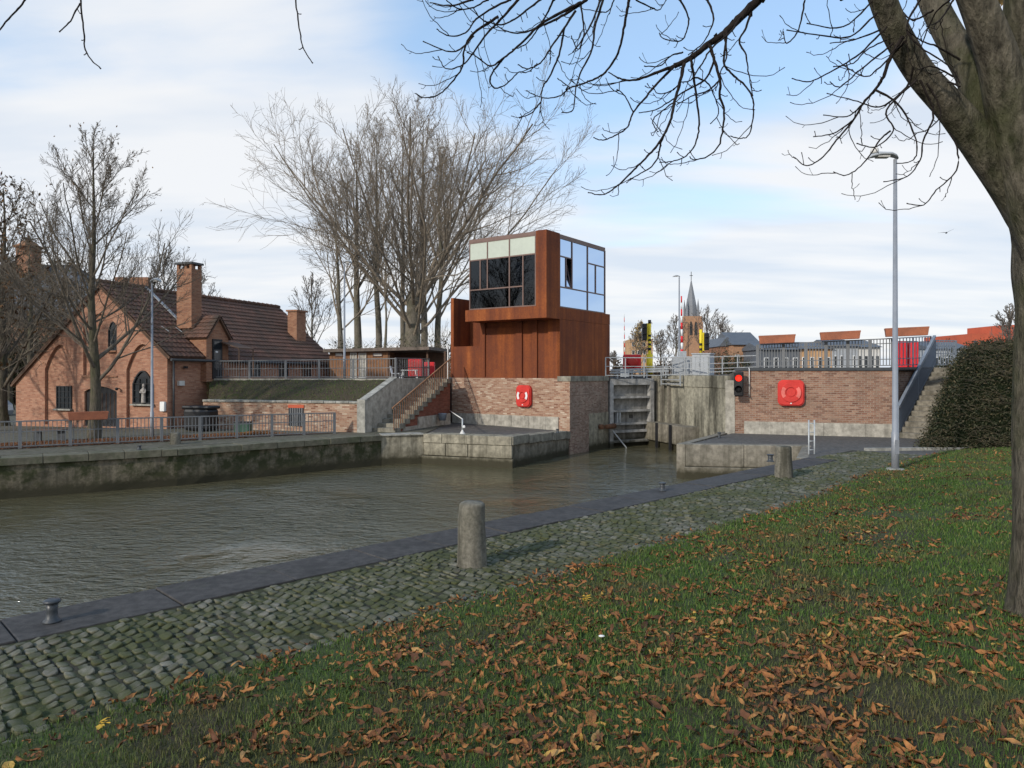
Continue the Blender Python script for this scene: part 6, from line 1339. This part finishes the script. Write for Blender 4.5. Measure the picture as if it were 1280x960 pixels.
limb('main_limb', [P(1315, 350, 5.5), P(1300, 240, 5.5), P(1285, 120, 5.5), P(1280, 50, 5.4), P(1284, -40, 5.3)], [.2, .24, .19, .15, .13], ch_root, 18, .08)
# off-frame limbs that carry the hanging branches
limb('side_limb', [P(1050, -150, 5.0), P(1000, -110, 5.3), P(975, -50, 5.4), P(948, 0, 5.5)], [.07, .06, .052, .048], ch_root, 10, .04)
limb('side_limb', [P(1080, -70, 5.1), P(960, -190, 5.3), P(820, -200, 5.6), P(660, -160, 5.8), P(450, -150, 5.6), P(200, -140, 5.2), P(60, -90, 5.0)], [.09, .08, .07, .055, .04, .03, .02], ch_root, 10, .04)
tw = Twigs(); rt_ = random.Random(77)
def twig(pts, r0, r1, k=6, jit=.0016, spurs=True, subs=0):
    r0 *= .8; r1 *= .8
    sp = smooth(pts, k); n = len(sp)
    for i in range(1, n-1): sp[i] = sp[i]+Vector((rt_.gauss(0, jit), rt_.gauss(0, jit), rt_.gauss(0, jit)))
    rr = [r0+(r1-r0)*(i/(n-1))**.7 for i in range(n)]; rr[-1] = r1*1.35; rr[-2] = r1*1.1
    for i in range(3, n-2, 4): rr[i] *= 1.12
    tw.add([tuple(v) for v in sp], rr, 6)
    if spurs:
        for _ in range(max(1, n//10)):
            i = rt_.randrange(2, n-1); d = (sp[i]-sp[i-1]).normalized(); s = d.cross(Vector((rt_.gauss(0, .4), 1, rt_.gauss(0, .4)))).normalized()*rt_.choice((-1, 1)); L_ = rt_.uniform(.02, .08)
            a = sp[i]; b = a+(d*.5+s)*L_*.6; c = b+(d*.4+s*.5+Vector((0, 0, .5)))*L_*.6; tw.add([tuple(a), tuple(b), tuple(c)], [r1*1.0, r1*.8, r1*1.1], 4)
    for _ in range(subs):
        i = rt_.randrange(n//5, n-2); d = (sp[i+1]-sp[i]).normalized(); s = Vector((rt_.uniform(-1, 1), rt_.uniform(-.7, .7), rt_.uniform(-.3, .1))).normalized(); L_ = rt_.uniform(.18, .5)
        a = sp[i]; q = [a]; dd2 = (d*.8+s*.7).normalized()
        for m_ in range(5): dd2 = (dd2+Vector((rt_.gauss(0, .12), rt_.gauss(0, .12), -.12+.13*m_))).normalized(); q.append(q[-1]+dd2*L_/5)
        twig(q, max(r1*1.2, .0045), r1*.8, 2, .003, True, 0)
def T2(lst, r0=.011, r1=.0042, Y0=None, Y1=None, subs=2):
    Y0 = Y0 or rt_.uniform(5.2, 6.0); Y1 = Y1 or Y0+rt_.uniform(-.6, .6); n = len(lst); twig([Z2(x, y, Y0+(Y1-Y0)*i/(n-1)) for i, (x, y) in enumerate(lst)], r0, r1, subs=subs)
def T3(lst, r0=.010, r1=.004, Y0=None, Y1=None, subs=2):
    Y0 = Y0 or rt_.uniform(4.9, 5.6); Y1 = Y1 or Y0+rt_.uniform(-.6, .6); n = len(lst); twig([Z3(x, y, Y0+(Y1-Y0)*i/(n-1)) for i, (x, y) in enumerate(lst)], r0, r1, subs=subs)
T2([(1245, 0), (1180, 62), (1120, 122), (1065, 160), (1000, 210), (940, 240)], .046, .022, 5.5, 5.6, 0)
T2([(940, 240), (880, 262), (800, 290), (740, 285), (700, 262)], .019, .005, 5.6, 5.7)
for l_, w in (([(1065, 160), (1085, 220), (1105, 290), (1105, 350), (1120, 400), (1115, 470), (1100, 530), (1060, 570), (1010, 580), (995, 570)], .017), ([(1000, 210), (1010, 280), (1020, 360), (1030, 440), (1020, 510), (990, 560), (940, 585), (885, 590)], .014),
    ([(975, 230), (960, 300), (940, 370), (925, 440), (890, 510), (850, 560), (800, 610), (760, 650), (720, 685), (680, 708), (625, 700)], .019), ([(940, 240), (880, 300), (830, 360), (790, 410), (770, 460), (730, 490), (680, 510), (645, 500)], .014),
    ([(1130, 110), (1125, 170), (1120, 230), (1150, 270), (1195, 310), (1225, 360), (1225, 430), (1210, 490), (1180, 503), (1145, 495)], .013), ([(1225, 20), (1200, 100), (1175, 150), (1200, 200), (1210, 270), (1225, 350)], .014),
    ([(925, 440), (890, 520), (880, 570), (850, 610), (800, 640), (765, 665)], .011), ([(970, 190), (925, 205), (885, 240), (830, 240)], .009), ([(960, 0), (990, 60), (985, 110), (960, 150), (900, 140), (885, 120)], .010),
    ([(1060, 0), (1082, 60), (1070, 110), (1040, 160), (990, 200)], .011), ([(1085, 220), (1050, 290), (980, 330), (920, 370), (870, 400), (810, 410)], .011), ([(1105, 290), (1060, 330), (1000, 350), (950, 380)], .009), ([(1180, 62), (1140, 120), (1080, 170), (1040, 230), (1000, 290), (960, 300)], .012),
    ([(1010, 280), (1060, 300), (1080, 340), (1100, 410), (1070, 450)], .009), ([(940, 370), (900, 400), (860, 440), (880, 480)], .008), ([(1120, 122), (1130, 200), (1110, 260), (1090, 330)], .010), ([(790, 410), (760, 350), (730, 325)], .007), ([(960, 300), (930, 330), (880, 340), (860, 310)], .007)): T2(l_, w, .0045, 5.5, 5.5+rt_.uniform(-.4, .5), 2)
for l_, w in (([(775, 0), (760, 80), (745, 160), (720, 220), (680, 270), (620, 300), (560, 320), (520, 350), (460, 355), (400, 330)], .016), ([(620, 0), (560, 40), (500, 75), (440, 100), (380, 120), (320, 110), (270, 70)], .017), ([(580, 40), (540, 100), (500, 160), (460, 220), (410, 250), (370, 235)], .014),
    ([(540, 100), (520, 200), (490, 270), (460, 320), (455, 370), (450, 410)], .012), ([(455, 370), (420, 410), (375, 430)], .008), ([(670, 0), (640, 80), (600, 150), (570, 190)], .012), ([(680, 0), (650, 100), (640, 180), (600, 260), (580, 330), (570, 400), (530, 410)], .014),
    ([(600, 10), (520, 50), (450, 90), (380, 160), (320, 210), (270, 240), (220, 205), (185, 190)], .017), ([(370, 0), (310, 70), (260, 120), (210, 190), (170, 235), (110, 250), (80, 205)], .014), ([(340, 0), (230, 60), (180, 120), (120, 130), (75, 105)], .011),
    ([(300, 60), (210, 120), (175, 180), (170, 240), (130, 300), (80, 345), (30, 355), (0, 340)], .014), ([(210, 130), (160, 180), (110, 185), (25, 150)], .010), ([(320, 210), (270, 280), (285, 320), (330, 305), (370, 265), (410, 260), (440, 230)], .010),
    ([(200, 0), (130, 20), (50, 10)], .012), ([(450, 0), (400, 40), (340, 80), (300, 90), (240, 70), (210, 30)], .012), ([(500, 0), (470, 60), (440, 110), (400, 160), (350, 180)], .012), ([(720, 0), (700, 40), (670, 45)], .008), ([(800, 0), (860, 30), (885, 35), (910, 0)], .008), ([(560, 320), (515, 285)], .006), ([(600, 20), (610, 120), (590, 180), (565, 130)], .010), ([(260, 0), (200, 30), (150, 30), (110, 0)], .009)): T2(l_, w, .0045, 5.6, 5.6+rt_.uniform(-.4, .6), 2)
# carriers from the off-frame limb down to the frame edge
for a_, b_ in (((820, -200), (786, 0)), ((760, -185), (733, 0)), ((720, -180), (750, 0)), ((690, -170), (647, 0)), ((660, -160), (637, 0)), ((640, -160), (675, 0)), ((600, -155), (590, 0)), ((860, -190), (850, 0)), ((890, -180), (884, 0)), ((1010, -120), (1052, 0)), ((700, -170), (692, 0)), ((620, -158), (609, 0))): twig([P(a_[0], a_[1], 5.6), P((a_[0]+b_[0])/2+12, (a_[1]+b_[1])/2, 5.65), P(b_[0], b_[1], 5.6)], .022, .014, 3, subs=0)
for l_, w in (([(550, 110), (512, 170), (490, 230), (465, 270), (430, 310), (400, 360), (350, 420), (310, 470), (260, 497), (220, 470)], .020), ([(465, 270), (520, 300), (560, 350), (590, 430), (580, 480), (530, 490)], .011), ([(600, 240), (640, 340), (610, 420), (600, 480), (560, 530), (490, 545)], .011),
    ([(590, 240), (500, 330), (520, 390), (470, 440), (410, 430)], .010), ([(690, 400), (710, 440), (710, 510), (650, 570), (610, 615), (560, 610)], .009), ([(470, 40), (390, 110), (300, 105), (200, 90)], .010), ([(255, 0), (235, 90), (200, 130), (190, 95)], .009), ([(500, 80), (420, 160), (340, 210), (270, 245), (215, 235)], .011),
    ([(460, 0), (370, 80), (260, 70)], .010), ([(520, 130), (420, 210), (360, 260), (330, 245)], .010), ([(430, 310), (380, 350), (310, 345)], .008), ([(400, 360), (340, 400), (280, 410)], .008), ([(512, 392), (480, 420), (430, 490), (380, 525), (340, 515)], .009), ([(580, 200), (560, 260), (480, 320), (400, 300), (320, 280)], .011),
    ([(560, 120), (480, 200), (430, 230), (350, 180)], .010), ([(620, 250), (650, 300), (660, 350), (620, 390), (580, 400)], .010), ([(600, 0), (560, 80), (600, 140), (690, 200), (720, 250)], .011), ([(640, 30), (580, 60), (540, 30), (500, 20)], .010), ([(700, 0), (660, 60), (620, 80)], .010), ([(720, 180), (650, 140), (600, 120), (560, 90)], .010), ([(700, 230), (640, 200), (590, 210)], .009), ([(690, 0), (640, 50), (600, 170), (650, 190)], .009), ([(720, 260), (680, 245), (640, 260), (600, 250)], .008), ([(480, 90), (400, 120), (330, 130)], .009), ([(500, 120), (440, 150), (400, 190), (340, 200)], .008)): T3(l_, w, .0042, 5.2, 5.2+rt_.uniform(-.3, .5), 2)
# lone hanging twigs at the upper left
twig([P(100, -120, 5.05), P(102, -40, 5.1), P(101, 2, 5.1), P(105, 40, 5.1), P(108, 66, 5.1), P(126, 86, 5.1)], .010, .005)
twig([P(100, 4, 5.1), P(88, 26, 5.1), P(74, 40, 5.12)], .007, .005)
twig([P(60, -90, 5.0), P(36, -20, 5.0), P(30, 2, 5.0), P(14, 20, 5.0), P(-4, 42, 5.0)], .010, .006)
twig([P(360, -150, 5.5), P(366, -60, 5.5), P(370, 2, 5.5), P(375, 40, 5.5), P(380, 62, 5.5), P(391, 79, 5.5)], .010, .005, subs=0)
o = link('twigs', tw.mesh('twigs', M['twig']), ch_root, -cb_); o['kind'] = 'stuff'
rs3 = np.random.RandomState(4); P_ = np.array([tuple(P(1250+rs3.normal(0, 12), 14+rs3.normal(0, 10), 6.1)) for _ in range(26)]); link('last_leaves', leaves_mesh('last_leaves', P_, .06, M['foliage_gold'], rs3), ch_root, -cb_)
# gull
bp = P(1183, 291, 78); root = empty('flying_bird', bp, 'small bird gliding in the sky right of the tall lamp', 'bird'); mb = MB(); mb.lathe([(.01, -.28), (.05, -.2), (.09, -.02), (.07, .12), (.045, .2), (.01, .28)], bp, 8, axis=(-.25, -1, .05)); mb.build('body', M['cast'], root, uv=False)
for s in (-1, 1):
    a = bp+Vector((0, -.05, .03)); tilt = .3 if s > 0 else .08; b = a+Vector((s*.38, .02, .2*(1 if s > 0 else .1))); c = b+Vector((s*.5, .12, .22 if s > 0 else -.05)); mb = MB()
    pts_ = [a+Vector((0, .10, 0)), b+Vector((0, .10, 0)), c, b+Vector((0, -.07, 0)), a+Vector((0, -.10, 0))]; mb.add(pts_+[p-Vector((0, 0, .012)) for p in pts_], [(0, 1, 2, 3, 4), (9, 8, 7, 6, 5)]+[(i, i+5, (i+1) % 5+5, (i+1) % 5) for i in range(5)]); mb.build('wing', M['cast'], root, uv=False)
# leaf litter on the far quay
sa = gL+Vector((-dd.y, dd.x, 0))*.15; sb = g1+Vector((-dd.y, dd.x, 0))*.15; sc_ = g1-dd*2+Vector((-dd.y, dd.x, 0))*1.6; sd_ = gL+Vector((-dd.y, dd.x, 0))*2.7
M['bare_earth'] = concrete('leafy_earth', (.12, .075, .05), streak=0, lichen=.5, scale=3); mb = MB(); mb.add([(p.x, p.y, .006) for p in (sa, sb, sc_, sd_)], [(0, 1, 2, 3)]); mb.build('planting_strip', M['bare_earth'], kind='structure')
rl3 = random.Random(31); VV = []; FF = []; nb = 0; TT = []
for i in range(7000):
    if i < 1100: px = rl3.gauss(315, 20); c = G(px, 545); c = Vector((c.x, c.y+rl3.uniform(.2, 1.0), 0)); z = .02+.12*max(0, 1-abs(px-315)/40)*rl3.random()
    else: t = rl3.random(); q = gL.lerp(g1, t*.75); n_ = Vector((-dd.y, dd.x, 0)); c = q+n_*rl3.uniform(-.1, 2.4); z = .02
    v, f = lv[rl3.randrange(24)]; an = rl3.uniform(0, 6.3); ca, sa = math.cos(an), math.sin(an); v2 = v*rl3.uniform(.9, 1.4); VV.append(np.stack([v2[:, 0]*ca-v2[:, 1]*sa+c.x, v2[:, 0]*sa+v2[:, 1]*ca+c.y, np.abs(v2[:, 2])*.6+z], 1)); FF.append(f+nb); TT.append(np.full(len(v), min(1, max(0, rl3.gauss(.6 if i < 1100 else .35, .2))))); nb += len(v)
o = link('leaf_litter', arr_mesh('leaf_litter', np.concatenate(VV), np.concatenate(FF), M['leaf'], True, np.concatenate(TT))); tag(o, 'orange leaf litter along the far quay', 'leaves', kind='stuff')
